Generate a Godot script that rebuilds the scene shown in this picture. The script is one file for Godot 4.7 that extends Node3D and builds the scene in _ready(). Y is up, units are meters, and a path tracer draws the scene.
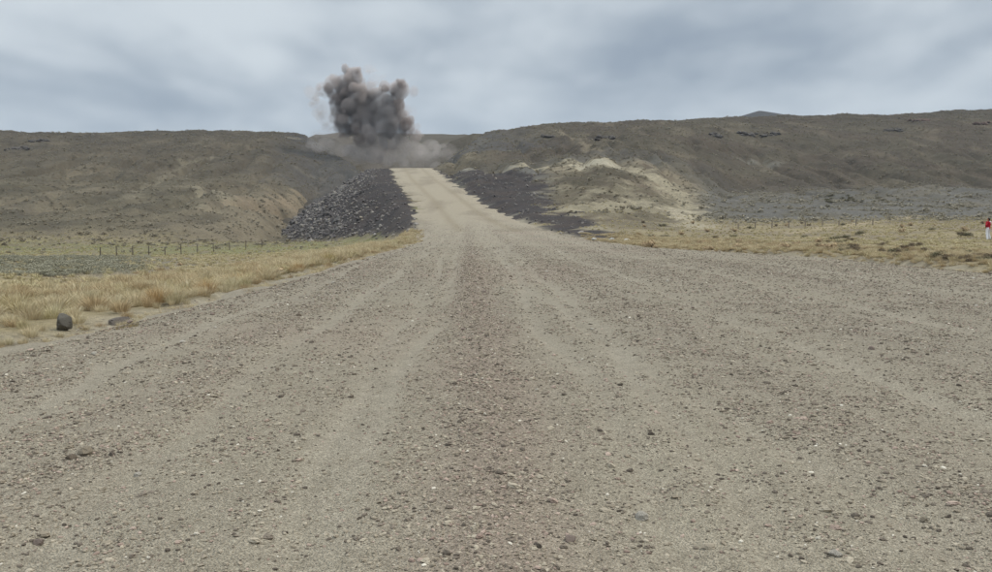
extends Node3D

# ---------------------------------------------------------------- numbers of the place
const F := 859.0          # focal length in pixels of the 992 wide photograph
const CX := 496.0
const HY := 220.0         # row of the true horizon
const EYE := 1.6
const LANES := [-0.55, -0.95, 1.2, 1.55, -2.1, 2.1, -3.7, 4.3, 7.1, 10.8]

var rng := RandomNumberGenerator.new()
var n_big := FastNoiseLite.new()
var n_mid := FastNoiseLite.new()
var n_small := FastNoiseLite.new()
var n_patch := FastNoiseLite.new()
var n_road := FastNoiseLite.new()

# ---------------------------------------------------------------- naming and tagging
func tag(o: Node, label: String, category := "", group := "", kind := "") -> void:
	o.set_meta("label", label)
	if category: o.set_meta("category", category)
	if group: o.set_meta("group", group)
	if kind: o.set_meta("kind", kind)

var used := {}
func numbered(called: String) -> String:
	var n: int = used.get(called, -1) + 1
	used[called] = n
	return called if n == 0 else "%s_%03d" % [called, n]

func base(called: String, where: Vector3, turn := 0.0) -> Node3D:
	var o := Node3D.new()
	o.name = numbered(called)
	add_child(o)
	o.position = where
	o.rotation.y = turn
	return o

func put(called: String, mesh: Mesh, mat: Material, parent: Node = null) -> MeshInstance3D:
	var o := MeshInstance3D.new()
	o.mesh = mesh
	if mat: o.material_override = mat
	if parent == null:
		o.name = numbered(called)
		add_child(o)
	else:
		var n := 0
		var nm := called
		while parent.has_node(NodePath(nm)):
			n += 1
			nm = "%s_%03d" % [called, n]
		o.name = nm
		parent.add_child(o)
	return o

func lin(r: float, g: float, b: float) -> Color:
	return Color(r / 255.0, g / 255.0, b / 255.0).srgb_to_linear()

# ---------------------------------------------------------------- tables
func table(t: Array, d: float, k: int) -> float:
	if d <= t[0][0]: return t[0][k]
	for i in range(1, t.size()):
		if d < t[i][0]:
			var w: float = (d - t[i - 1][0]) / (t[i][0] - t[i - 1][0])
			return lerpf(t[i - 1][k], t[i][k], w)
	return t[-1][k]

# road: distance, x of the left edge, x of the right edge, height
var road_t := []
func px_x(px: float, d: float) -> float: return (px - CX) / F * d
func road_setup() -> void:
	for r in [[-60, -6.2, 16.0], [11, -6.1, 16.0], [15, -5.6, 16.0], [22, -5.15, 16.2], [33, -4.8, 15.9], [38, -4.6, 15.2], [43, -4.4, 13.2], [50, -4.2, 11.3], [66, -3.8, 10.1]]:
		var c: float = (468.0 - CX) / F * r[0]
		road_t.append([float(r[0]), c + r[1], c + r[2], 0.0])
	for r in [[90, 422, 556, 0.24], [123, 421, 519, 1.4], [156, 418, 496, 3.4], [182, 411, 478, 6.3], [202, 404, 466, 8.7], [227, 397, 450, 12.0], [273, 394, 439, 16.6], [303, 393, 432, 19.9], [330, 391, 430, 20.8], [420, 384, 424, 21.0], [560, 380, 420, 21.0]]:
		road_t.append([float(r[0]), px_x(r[1], r[0]), px_x(r[2], r[0]), float(r[3])])

var rl := PackedFloat32Array()
var rr := PackedFloat32Array()
var rh := PackedFloat32Array()
func road_bake() -> void:      # every metre from -60 to 560, smoothed
	for i in 621:
		var d := i - 60.0
		var a := 0.0
		var b := 0.0
		var h := 0.0
		var reach := 2.0 if d < 70 else 9.0
		for k in [-1.0, -0.5, 0.0, 0.5, 1.0]:
			a += table(road_t, d + k * reach, 1) / 5.0
			b += table(road_t, d + k * reach, 2) / 5.0
			h += table(road_t, d + k * reach, 3) / 5.0
		rl.append(a)
		rr.append(b)
		rh.append(h)

func at_road(a: PackedFloat32Array, d: float) -> float:
	var f := clampf(d + 60.0, 0.0, 619.99)
	var i := int(f)
	return lerpf(a[i], a[i + 1], f - i)

func road_o(x: float, d: float) -> float:   # metres to the right of the middle strip
	return x - (468.0 - CX) / F * d

func windrow(o: float, d: float) -> float:  # 0..1, how much loose gravel lies here
	var wob := n_road.get_noise_2d(d * 0.55, 40.0) * 0.5
	var g := 0.0
	g += 1.0 * exp(-pow((o - 0.12 - wob * 0.25) / 0.34, 2.0))
	g += 0.8 * exp(-pow((o + 2.75 - wob * 0.8 + 0.025 * (d - 6.0)) / 0.42, 2.0))
	g += 0.75 * exp(-pow((o - 2.85 - wob * 0.7) / 0.5, 2.0))
	g += 0.5 * exp(-pow((o + 4.5 - wob) / 0.5, 2.0))
	g += 0.45 * exp(-pow((o - 5.6 + wob) / 0.8, 2.0))
	g += 0.75 * exp(-pow((o - 9.0 + wob * 1.4) / 0.7, 2.0))
	g += 0.5 * exp(-pow((o - 12.6 - wob) / 0.6, 2.0))
	return clampf(g, 0.0, 1.0)

func road_surface(x: float, d: float) -> float:
	var h := at_road(rh, d)
	var o := road_o(x, d)
	if d < 90.0:
		var f := smoothstep(90.0, 40.0, d)
		h += f * (windrow(o, d) * 0.034 + n_road.get_noise_2d(x * 1.2, d * 0.5) * 0.016 + n_small.get_noise_2d(x * 9.0, d * 9.0) * 0.005)
		for lane in LANES:
			h -= f * 0.03 * exp(-pow((o - lane - n_road.get_noise_2d(d * 0.12, lane * 9.0) * 0.5) / 0.13, 2.0))
	var l := at_road(rl, d)
	var r := at_road(rr, d)
	h += 0.06 * (1.0 - pow(absf((x - l) / maxf(r - l, 1.0) * 2.0 - 1.0), 2.0)) * smoothstep(5.0, 25.0, d)
	return h

# natural ground: per column of directions, distance and height pairs
var col_px := PackedFloat32Array()
var col_d := []
var col_h := []
func row_h(y: float, d: float) -> float: return EYE + (HY - y) / F * d
func column(px: float, pts: Array) -> void:
	var dd := PackedFloat32Array([-200.0, 5.0, 14.0])
	var hh := PackedFloat32Array([-0.1, -0.1, -0.1])
	for p in pts:
		dd.append(p[0])
		hh.append(p[1] if p.size() == 2 else row_h(p[2], p[0]))
	col_px.append(px)
	col_d.append(dd)
	col_h.append(hh)

func terrain_setup() -> void:
	# the third number, where there is one, is the row the point shows at
	column(-900, [[45, -1.6], [100, -3.4], [150, -3.6], [300, 0, 176], [470, 0, 128], [1000, 58], [3000, 62]])
	column(-300, [[45, -1.6], [120, -3.4], [160, -3.6], [300, 0, 176], [450, 0, 129], [1000, 55], [3000, 60]])
	column(0, [[45, -1.6], [130, -3.5], [163, -3.5], [300, 0, 177], [440, 0, 130.5], [1000, 51], [3000, 55]])
	column(80, [[45, -1.6], [130, -3.5], [163, -3.5], [300, 0, 178], [442, 0, 132.5], [1000, 51], [3000, 55]])
	column(150, [[45, -1.5], [130, -3.6], [168, -3.5], [305, 0, 178], [445, 0, 132], [1000, 51], [3000, 55]])
	column(220, [[47, -1.4], [130, -3.5], [180, -3.4], [310, 0, 176], [450, 0, 131.5], [1000, 51], [3000, 55]])
	column(262, [[50, -1.2], [130, -3.4], [205, -3.4], [320, 0, 176], [452, 0, 132], [1000, 51], [3000, 55]])
	column(292, [[50, -1.0], [130, -3.0], [245, -3.3], [335, 0, 178], [455, 0, 132.5], [1000, 60], [3000, 70]])
	column(320, [[55, -0.8], [130, -2.8], [298, -3.2], [365, 0, 174], [455, 0, 138], [1000, 0, 136], [3000, 130]])
	column(345, [[55, -0.6], [130, -2.6], [300, -2.8], [372, 0, 167], [450, 0, 148], [1000, 0, 134], [3000, 130]])
	column(368, [[60, -0.4], [130, -2.0], [296, -1.5], [345, 19.5], [440, 22.0], [1000, 0, 134], [3000, 130]])
	column(430, [[60, -0.2], [130, -1.0], [262, 14.0], [320, 20.4], [440, 22.0], [1000, 0, 135], [3000, 130]])
	column(446, [[60, -0.2], [130, 1.0], [225, 11.5], [285, 0, 171], [440, 0, 150], [1000, 0, 135.5], [3000, 130]])
	column(470, [[70, -0.1], [128, 0, 219], [190, 0, 186], [272, 0, 169.8], [430, 0, 135.5], [1000, 0, 136.5], [3000, 120]])
	column(500, [[70, -0.1], [145, 0, 214], [195, 0, 187], [262, 0, 168.0], [440, 0, 130], [1000, 85], [3000, 90]])
	column(545, [[60, -0.1], [105, 0, 229], [172, 0, 196], [245, 0, 167.5], [450, 0, 125.5], [1000, 60], [3000, 66]])
	column(600, [[50, -0.1], [88, 0, 236], [152, 0, 203], [228, 0, 164], [460, 0, 123.5], [1000, 62], [3000, 66]])
	column(650, [[45, -0.1], [85, 0, 237], [150, 0, 211], [225, 0, 172], [465, 0, 120.5], [1000, 64], [3000, 68]])
	column(690, [[42, -0.05], [85, 0, 236], [140, 0, 219], [222, 0, 192], [468, 0, 118.5], [1000, 65], [3000, 69]])
	column(740, [[40, 0.05], [85, 0, 235], [150, 0, 218], [285, 0, 190], [472, 0, 117.0], [1000, 65], [3000, 70]])
	column(850, [[38, 0.15], [70, 0, 238], [150, 0, 217], [290, 0, 188], [482, 0, 116], [1000, 67], [3000, 72]])
	column(992, [[30, 0.15], [66, 0, 239.5], [150, 0, 215], [290, 0, 186], [490, 0, 111.5], [1000, 70], [3000, 76]])
	column(1300, [[25, 0.15], [66, 0.4], [150, 0, 213], [290, 0, 184], [500, 0, 107], [1000, 74], [3000, 80]])
	column(1900, [[25, 0.15], [66, 0.6], [150, 0, 212], [290, 0, 184], [500, 0, 107], [1000, 74], [3000, 80]])

func natural(x: float, d: float) -> float:
	var px := clampf(CX + F * x / maxf(d, 12.0), col_px[0], col_px[-1] - 0.01)
	var c := 0
	while px >= col_px[c + 1]: c += 1
	var w := (px - col_px[c]) / (col_px[c + 1] - col_px[c])
	w = lerpf(w, smoothstep(0.0, 1.0, w), 0.6)
	var da: PackedFloat32Array = col_d[c]
	var db: PackedFloat32Array = col_d[c + 1]
	var ha: PackedFloat32Array = col_h[c]
	var hb: PackedFloat32Array = col_h[c + 1]
	var d0 := da[0]
	var h0 := ha[0]
	for k in range(1, da.size()):
		var d1 := lerpf(da[k], db[k], w)
		var h1 := lerpf(ha[k], hb[k], w)
		if d < d1:
			return lerpf(h0, h1, clampf((d - d0) / (d1 - d0), 0.0, 1.0))
		d0 = d1
		h0 = h1
	return h0

func edge_dist(x: float, d: float) -> float:   # metres outside the road, negative on it
	var l := at_road(rl, d)
	var r := at_road(rr, d)
	return maxf(l - x, x - r)

var last_fill := 0.0
func ground(x: float, d: float) -> float:
	last_fill = 0.0
	var h := natural(x, d)
	# a smooth sum over a few places takes the corners off the control lines
	if d > 100.0:
		h = h * 0.4 + (natural(x, d - 7.0) + natural(x, d + 7.0)) * 0.3
	var rough := smoothstep(90.0, 260.0, d) * smoothstep(1500.0, 420.0, d)
	h += rough * (n_big.get_noise_2d(x, d) * 2.6 + n_mid.get_noise_2d(x, d) * 0.9 + n_small.get_noise_2d(x, d) * 0.35)
	if d > 150.0 and d < 520.0:
		# gullies down the slopes, and the dug-over knoll
		h -= rough * smoothstep(170.0, 260.0, d) * smoothstep(425.0, 340.0, d) * 3.0 * pow(1.0 - absf(n_big.get_noise_2d(x * 3.4 + 40.0, d * 0.7)) * 2.2, 3.0) * (1.0 if absf(n_big.get_noise_2d(x * 3.4 + 40.0, d * 0.7)) < 0.45 else 0.0)
	if d > 95.0 and d < 250.0:
		var kx := CX + F * x / d
		var kn := smoothstep(545.0, 580.0, kx) * smoothstep(715.0, 680.0, kx) * smoothstep(95.0, 130.0, d) * smoothstep(250.0, 225.0, d)
		if kn > 0.0: h += kn * (n_mid.get_noise_2d(x * 1.6, d * 1.6 + 70.0) * 1.1 + n_small.get_noise_2d(x * 1.6, d * 1.6) * 0.6 + snappedf(n_big.get_noise_2d(x * 3.0, d * 3.0) * 3.0, 0.7) * 0.3)
	h += n_mid.get_noise_2d(x * 2.0, d * 2.0) * 0.16 * smoothstep(10.0, 30.0, d)
	if d < 560.0 and d > -60.0:
		var e := edge_dist(x, d)
		var hr := at_road(rh, d)
		if e < 0.0:
			h = hr - 0.3
		else:
			var out := maxf(e - (lerpf(1.2, 8.0, smoothstep(110.0, 270.0, d)) if x < at_road(rl, d) else 1.2), 0.0)
			var lump := n_mid.get_noise_2d(x * 3.0, d * 3.0) * 0.8 + n_small.get_noise_2d(x * 2.2, d * 2.2) * 0.5
			var f := smoothstep(80.0, 150.0, d)
			var low := hr - 0.05 - out * 0.62 - minf(e, 8.0) * 0.05 + f * lump * smoothstep(0.0, 4.0, out)
			var high := hr + 0.08 + out * lerpf(0.62, 0.78, smoothstep(300.0, 400.0, d)) + f * lump * 0.5
			var before := h
			h = clampf(h, minf(low, high - 0.02), maxf(low + 0.02, high))
			last_fill = h - before
			h = lerpf(hr - 0.3, h, smoothstep(0.0, 1.1 + n_small.get_noise_2d(x * 5.0, d * 5.0) * 0.7, e))
	return h

func fill_amount(x: float, d: float) -> float:  # above 0 where broken rock was tipped beside the road
	var e := edge_dist(x, d)
	if d > 480.0 or d < 80.0: return 0.0
	ground(x, d)
	return last_fill

func hit(px: float, y: float, from := 6.0) -> Vector3:  # where the line of sight of a photo pixel meets the ground
	var s := (HY - y) / F
	var d := from
	while d < 2500.0:
		if ground(px_x(px, d), d) >= EYE + s * d: break
		d += maxf(0.25, d * 0.006)
	return Vector3(px_x(px, d), ground(px_x(px, d), d), -d)

func verge(x: float, d: float) -> Vector3:
	var e := edge_dist(x, d)
	var y := ground(x, d)
	if e < 1.4: y = maxf(y, road_surface(x, d) - 0.4 * smoothstep(-0.9, 1.2, e) - 0.02)
	return Vector3(x, y, -d)

func on_ground(x: float, d: float) -> Vector3:
	return Vector3(x, ground(x, d), -d)

# ---------------------------------------------------------------- colour of the ground, by place
var strokes := []   # [points, half width, colour, strength]
func stroke(pts: Array, half: float, c: Color, strength := 1.0) -> void:
	var world := PackedVector2Array()
	var lo := Vector2(1e9, 1e9)
	var hi := -lo
	for p in pts:
		var q := hit(p[0], p[1], 30.0)
		var v := Vector2(q.x, -q.z)
		world.append(v)
		lo = lo.min(v)
		hi = hi.max(v)
	strokes.append([world, half, c, strength, lo - Vector2.ONE * half * 2.0, hi + Vector2.ONE * half * 2.0])

var spoil := PackedVector2Array()
func in_spoil(x: float, d: float) -> bool:
	if d < 55.0 or d > 300.0 or x < -30.0 or x > 30.0: return false
	var j := Vector2(n_mid.get_noise_2d(x * 2.0, d * 2.0), n_mid.get_noise_2d(x * 2.0 + 90.0, d * 2.0)) * 6.0
	return Geometry2D.is_point_in_polygon(Vector2(x, d) + j, spoil)

var C := {}
func colours() -> void:
	C.straw = lin(190, 174, 136)
	C.soil = lin(166, 152, 128)
	C.olive = lin(127, 118, 98)
	C.brown = lin(116, 103, 88)
	C.grey = lin(136, 132, 124)
	C.dark = lin(92, 85, 74)
	C.tan = lin(200, 188, 160)
	C.rubble = lin(88, 82, 80)
	C.rubble_warm = lin(100, 90, 84)
	C.green = lin(146, 147, 102)
	C.road = lin(194, 183, 161)

func ground_colour(x: float, d: float) -> Color:
	var px := CX + F * x / maxf(d, 12.0)
	var a := n_patch.get_noise_2d(x, d) * 0.5 + 0.5
	var b := n_mid.get_noise_2d(x * 1.7 + 300.0, d * 1.7) * 0.5 + 0.5
	var s := n_small.get_noise_2d(x * 2.5, d * 2.5) * 0.5 + 0.5
	var c: Color
	if px < 430.0:
		c = (C.soil as Color).lerp(C.straw, smoothstep(0.3, 0.7, b))
		c = c.lerp(C.grey, smoothstep(52.0, 70.0, d + b * 10.0) * smoothstep(125.0, 95.0, d + a * 20.0) * 0.8 * smoothstep(250.0, 120.0, px))
		c = c.lerp((C.straw as Color).lerp(C.brown, 0.45 * a), smoothstep(18.0, 12.0, edge_dist(x, d)) * smoothstep(110.0, 90.0, d))
		c = c.lerp(C.green, smoothstep(120.0, 135.0, d) * smoothstep(175.0, 158.0, d) * 0.75 * smoothstep(0.2, 0.6, b))
		var hill := smoothstep(155.0, 190.0, d - a * 10.0)
		var low := (C.olive as Color).lerp(C.soil, smoothstep(0.45, 0.8, a) * 0.45)
		low = low.lerp(C.soil, smoothstep(170.0, 260.0, px) * smoothstep(360.0, 260.0, d) * 0.6)
		var high := (C.olive as Color).lerp(C.brown, 0.5)
		var hc := low.lerp(high, smoothstep(240.0, 400.0, d))
		hc = hc.lerp(C.dark, smoothstep(0.55, 0.8, b) * 0.35)
		hc = hc.lerp(C.dark, smoothstep(300.0, 400.0, d + (a - 0.5) * 80.0) * 0.22)
		hc = hc.lerp(C.soil, smoothstep(0.62, 0.8, s * 0.5 + a * 0.5) * 0.5 * smoothstep(340.0, 220.0, d))
		c = c.lerp(hc, hill)
	else:
		c = (C.soil as Color).lerp(C.straw, smoothstep(0.35, 0.75, b) * 0.9)
		c = c.lerp(C.brown, smoothstep(0.55, 0.72, a) * 0.55)
		var belt := smoothstep(120.0, 165.0, d + a * 25.0)
		var bc := (C.grey as Color).lerp(C.olive, smoothstep(0.4, 0.7, b) * 0.6)
		c = c.lerp(bc, belt)
		var upper := smoothstep(235.0, 300.0, d + (a - 0.5) * 60.0)
		var uc := (C.brown as Color).lerp(C.olive, smoothstep(0.35, 0.65, a) * 0.7)
		uc = uc.lerp(C.dark, smoothstep(0.5, 0.8, b) * 0.45)
		uc = uc.lerp(C.dark, 0.28)
		c = c.lerp(uc, upper)
		var knoll := smoothstep(535.0, 560.0, px) * smoothstep(715.0, 680.0, px) * smoothstep(85.0, 110.0, d) * smoothstep(260.0, 235.0, d)
		var kc := (C.soil as Color).lerp(C.olive, smoothstep(0.35, 0.6, a) * 0.8)
		kc = kc.lerp(C.tan, smoothstep(0.5, 0.72, b) * 0.55)
		kc = kc.lerp(C.brown, smoothstep(0.5, 0.7, n_mid.get_noise_2d(x * 2.2, d * 2.2 + 30.0) * 0.5 + 0.5) * 0.7)
		c = c.lerp(kc, knoll)
		var nose := smoothstep(520.0, 470.0, px) * smoothstep(270.0, 300.0, d)
		c = c.lerp((C.olive as Color).lerp(C.soil, 0.5), nose * 0.6)
	var mott := n_mid.get_noise_2d(x * 0.7 + 50.0, d * 0.45) * 0.5 + 0.5
	if d > 180.0:
		c = c.lerp(C.dark, smoothstep(0.48, 0.72, mott) * 0.42)
		c = c.lerp(C.soil, smoothstep(0.42, 0.26, mott) * 0.3)
		var rim := smoothstep(412.0, 440.0, d) if px < 430.0 else smoothstep(430.0, 470.0, d)
		c = c.lerp(C.dark, rim * smoothstep(0.3, 0.55, b) * 0.6)
	c = c.lerp(C.dark, smoothstep(0.72, 0.95, s) * 0.3)
	var p := Vector2(x, d)
	for k in strokes:
		if p.x < k[4].x or p.y < k[4].y or p.x > k[5].x or p.y > k[5].y: continue
		var w: PackedVector2Array = k[0]
		var best := 1e9
		for i in w.size() - 1:
			best = minf(best, p.distance_to(Geometry2D.get_closest_point_to_segment(p, w[i], w[i + 1])))
		if w.size() == 1: best = p.distance_to(w[0])
		best += (b - 0.5) * k[1] * 2.4 + (s - 0.5) * k[1] * 1.6
		c = c.lerp(k[2], smoothstep(k[1], k[1] * 0.4, best) * k[3])
	var fill := fill_amount(x, d)
	if d > 80.0 and d < 345.0:
		var rc := (C.rubble as Color).lerp(C.rubble_warm, smoothstep(0.3, 0.8, b))
		rc = rc.lerp(C.grey, smoothstep(0.65, 0.9, s) * 0.35)
		if fill > 0.5: c = c.lerp(rc, smoothstep(0.5, 1.3, fill + (s - 0.5)))
		if in_spoil(x, d): c = rc
	if d > 318.0 and d < 700.0:
		c = c.lerp(lin(112, 108, 104), smoothstep(60.0, 22.0, edge_dist(x, d) + (b - 0.5) * 30.0) * 0.85)
	var e := edge_dist(x, d)
	if d < 130.0:
		c = c.lerp(C.road, smoothstep(1.3, 0.3, e + (s - 0.5) * 1.2))
	c.a = 1.0
	return c

# ---------------------------------------------------------------- meshes
func grid_mesh(xs: PackedFloat32Array, ds: PackedFloat32Array, height: Callable, colour: Callable, skirt := 0.0) -> ArrayMesh:
	var nx := xs.size()
	var nd := ds.size()
	var v := PackedVector3Array()
	var n := PackedVector3Array()
	var c := PackedColorArray()
	v.resize(nx * nd)
	n.resize(nx * nd)
	c.resize(nx * nd)
	for j in nd:
		for i in nx:
			var h: float = height.call(xs[i], ds[j])
			v[j * nx + i] = Vector3(xs[i], h, -ds[j])
			c[j * nx + i] = colour.call(xs[i], ds[j])
	return finish_grid(v, n, c, nx, nd, skirt)

func finish_grid(v: PackedVector3Array, n: PackedVector3Array, c: PackedColorArray, nx: int, nd: int, skirt: float) -> ArrayMesh:
	for j in nd:
		for i in nx:
			var a := v[j * nx + maxi(i - 1, 0)]
			var b := v[j * nx + mini(i + 1, nx - 1)]
			var p := v[maxi(j - 1, 0) * nx + i]
			var q := v[mini(j + 1, nd - 1) * nx + i]
			n[j * nx + i] = (b - a).cross(q - p).normalized()
	var idx := PackedInt32Array()
	for j in nd - 1:
		for i in nx - 1:
			var o := j * nx + i
			idx.append_array(PackedInt32Array([o, o + nx, o + 1, o + 1, o + nx, o + nx + 1]))
	if skirt > 0.0:
		var rim := []
		for i in nx: rim.append(i)
		for j in range(1, nd): rim.append(j * nx + nx - 1)
		for i in range(nx - 2, -1, -1): rim.append((nd - 1) * nx + i)
		for j in range(nd - 2, -1, -1): rim.append(j * nx)
		for k in rim:
			v.append(v[k] - Vector3(0, skirt, 0))
			n.append(n[k])
			c.append(c[k])
		var first := nx * nd
		for k in rim.size() - 1:
			idx.append_array(PackedInt32Array([rim[k], rim[k + 1], first + k, rim[k + 1], first + k + 1, first + k]))
	var arr := []
	arr.resize(Mesh.ARRAY_MAX)
	arr[Mesh.ARRAY_VERTEX] = v
	arr[Mesh.ARRAY_NORMAL] = n
	arr[Mesh.ARRAY_COLOR] = c
	arr[Mesh.ARRAY_INDEX] = idx
	var m := ArrayMesh.new()
	m.add_surface_from_arrays(Mesh.PRIMITIVE_TRIANGLES, arr)
	return m

func steps(a: float, b: float, s: float) -> PackedFloat32Array:
	var out := PackedFloat32Array()
	var n := int(ceil((b - a) / s))
	for i in n + 1: out.append(lerpf(a, b, float(i) / n))
	return out

# a texture that repeats without a seam: random lattices of ever finer mesh laid over each other
func lattice_tex(seed_: int, size: int, octaves: Array, keep: float, lo: Color, hi: Color, contrast := 1.0) -> ImageTexture:
	var r := RandomNumberGenerator.new()
	r.seed = seed_
	var out := Image.create(size, size, false, Image.FORMAT_RGBA8)
	out.fill(lo.lerp(hi, 0.5))
	for n: int in octaves:
		var bytes := PackedByteArray()
		var wide := n + 8
		bytes.resize(wide * wide * 4)
		var vals := PackedFloat32Array()
		vals.resize(n * n)
		for i in n * n: vals[i] = clampf(0.5 + (r.randf() - 0.5) * contrast, 0.0, 1.0)
		var al := int(255.0 * keep) if n != octaves[0] else 255
		var o := 0
		for y in wide:
			var row := posmod(y - 4, n) * n
			for x in wide:
				var v := vals[row + posmod(x - 4, n)]
				bytes[o] = int(255.0 * lerpf(lo.r, hi.r, v))
				bytes[o + 1] = int(255.0 * lerpf(lo.g, hi.g, v))
				bytes[o + 2] = int(255.0 * lerpf(lo.b, hi.b, v))
				bytes[o + 3] = al
				o += 4
		var im := Image.create_from_data(wide, wide, false, Image.FORMAT_RGBA8, bytes)
		var f := size / n
		im.resize(wide * f, wide * f, Image.INTERPOLATE_CUBIC)
		out.blend_rect(im, Rect2i(4 * f, 4 * f, size, size), Vector2i.ZERO)
	return ImageTexture.create_from_image(out)

func earth_material(scale_a: float, scale_b: float, lo: float, bump: float, seed_: int) -> StandardMaterial3D:
	var m := StandardMaterial3D.new()
	m.vertex_color_use_as_albedo = true
	m.albedo_texture = lattice_tex(seed_, 1024, [8, 16, 32, 64, 128, 256], 0.42, Color(lo, lo, lo), Color(1, 0.99, 0.97))
	m.roughness = 0.95
	m.metallic_specular = 0.2
	m.uv1_triplanar = true
	m.uv1_world_triplanar = true
	m.uv1_scale = Vector3.ONE * scale_a
	m.uv2_triplanar = true
	m.uv2_world_triplanar = true
	m.uv2_scale = Vector3.ONE * scale_b
	m.detail_enabled = true
	m.detail_uv_layer = BaseMaterial3D.DETAIL_UV_2
	m.detail_blend_mode = BaseMaterial3D.BLEND_MODE_MUL
	m.detail_albedo = lattice_tex(seed_ + 5, 512, [8, 16, 32, 64, 128], 0.42, Color(lo, lo, lo), Color(1, 1, 1))
	m.heightmap_enabled = true
	m.heightmap_texture = lattice_tex(seed_ + 9, 512, [8, 16, 32, 64, 128], 0.42, Color(0, 0, 0), Color(1, 1, 1))
	m.heightmap_scale = bump
	return m

func vertex_material(rough := 0.95, back := 0.0) -> StandardMaterial3D:
	var m := StandardMaterial3D.new()
	m.vertex_color_use_as_albedo = true
	m.roughness = rough
	m.metallic_specular = 0.2
	if back > 0.0:
		m.backlight_enabled = true
		m.backlight = Color(back, back, back)
		m.cull_mode = BaseMaterial3D.CULL_DISABLED
	return m

# a broken stone: a ball of few faces, pushed in and out and cut flat in places
func rock_mesh(seed_: int, rings: int, flat: float, facets: int, jag := 0.18, boxy := 0.0) -> ArrayMesh:
	var r := RandomNumberGenerator.new()
	r.seed = seed_
	var nz := FastNoiseLite.new()
	nz.seed = seed_
	nz.frequency = 0.9
	var planes := []
	for i in facets:
		var dirn := Vector3(r.randf_range(-1, 1), r.randf_range(-1, 1), r.randf_range(-1, 1)).normalized()
		planes.append([dirn, r.randf_range(0.55, 0.9)])
	if boxy > 0.0:
		for dirn in [Vector3(1, 0.08, 0.1), Vector3(-1, 0.05, 0.12), Vector3(0.1, 0.1, 1), Vector3(-0.12, 0.05, -1), Vector3(0.12, 1, 0.05)]: planes.append([dirn.normalized(), boxy])
	var seg := rings * 2
	var pts := []
	for j in rings + 1:
		var row := []
		for i in seg:
			var th := PI * j / rings
			var ph := TAU * (i + (0.5 if j % 2 else 0.0)) / seg
			var p := Vector3(sin(th) * cos(ph), cos(th), sin(th) * sin(ph))
			p *= 1.0 + nz.get_noise_3dv(p * 1.3) * jag * 2.0
			for k in planes:
				var over: float = p.dot(k[0]) - k[1]
				if over > 0.0: p -= k[0] * over * 0.92
			row.append(Vector3(p.x, p.y * flat, p.z * 0.85))
		pts.append(row)
	var st := SurfaceTool.new()
	st.begin(Mesh.PRIMITIVE_TRIANGLES)
	st.set_smooth_group(-1)
	for j in rings:
		for i in seg:
			var a: Vector3 = pts[j][i]
			var b: Vector3 = pts[j][(i + 1) % seg]
			var c: Vector3 = pts[j + 1][i]
			var d: Vector3 = pts[j + 1][(i + 1) % seg]
			if j > 0:
				for q in [a, b, c]: st.add_vertex(q)
			if j < rings - 1:
				for q in [b, d, c]: st.add_vertex(q)
	st.generate_normals()
	return st.commit()

# tuft of dry grass, about one metre tall before scaling
func tussock_mesh(seed_: int, blades: int, width: float, spread: float, c0: Color, c1: Color) -> ArrayMesh:
	var r := RandomNumberGenerator.new()
	r.seed = seed_
	var st := SurfaceTool.new()
	st.begin(Mesh.PRIMITIVE_TRIANGLES)
	st.set_smooth_group(-1)
	for i in blades:
		var a := r.randf() * TAU
		var rad := sqrt(r.randf()) * 0.34
		var lean := spread * (0.15 + rad * 2.0) * r.randf_range(0.5, 1.3)
		var out := Vector3(cos(a), 0, sin(a))
		var side := Vector3(-sin(a + r.randf_range(-1, 1)), 0, cos(a + r.randf_range(-1, 1))).normalized()
		var h := r.randf_range(0.45, 1.0) * (1.0 - rad * 0.7)
		var p0 := out * rad
		var p1 := p0 + out * lean * 0.35 + Vector3(0, h * 0.6, 0)
		var p2 := p0 + out * lean + Vector3(0, h, 0) + Vector3(r.randf_range(-0.06, 0.06), 0, r.randf_range(-0.06, 0.06))
		var w := side * width * r.randf_range(0.6, 1.3)
		st.set_color(c0.lerp(c1, r.randf()))
		for q in [p0 - w, p0 + w, p1 - w * 0.7, p0 + w, p1 + w * 0.7, p1 - w * 0.7, p1 - w * 0.7, p1 + w * 0.7, p2]:
			st.add_vertex(q)
	st.generate_normals()
	return st.commit()

# leaf clumps of a low bush, one metre tall before scaling
func bush_mesh(seed_: int, leaves: int, size: float, c0: Color, c1: Color) -> ArrayMesh:
	var r := RandomNumberGenerator.new()
	r.seed = seed_
	var lumps := []
	for i in 6: lumps.append(Vector3(r.randf_range(-0.5, 0.5), r.randf_range(0.25, 0.65), r.randf_range(-0.5, 0.5)))
	var st := SurfaceTool.new()
	st.begin(Mesh.PRIMITIVE_TRIANGLES)
	for i in leaves:
		var o: Vector3 = lumps[r.randi() % 6]
		var dirn := Vector3(r.randf_range(-1, 1), r.randf_range(-0.8, 1), r.randf_range(-1, 1)).normalized()
		var p := o + dirn * 0.34 * pow(r.randf(), 0.45)
		p.y = maxf(p.y, 0.02)
		var u := Vector3(r.randf_range(-1, 1), r.randf_range(-1, 1), r.randf_range(-1, 1)).normalized()
		u = (u - dirn * u.dot(dirn) * 0.75).normalized()
		var w := u.cross(dirn).normalized() * size * r.randf_range(0.5, 1.2)
		u *= size * r.randf_range(0.8, 1.6)
		st.set_color(c0.lerp(c1, r.randf()))
		st.set_normal((dirn + Vector3(0, 0.4, 0)).normalized())
		for q in [p + w, p - w, p + u]: st.add_vertex(q)
	return st.commit()

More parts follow.
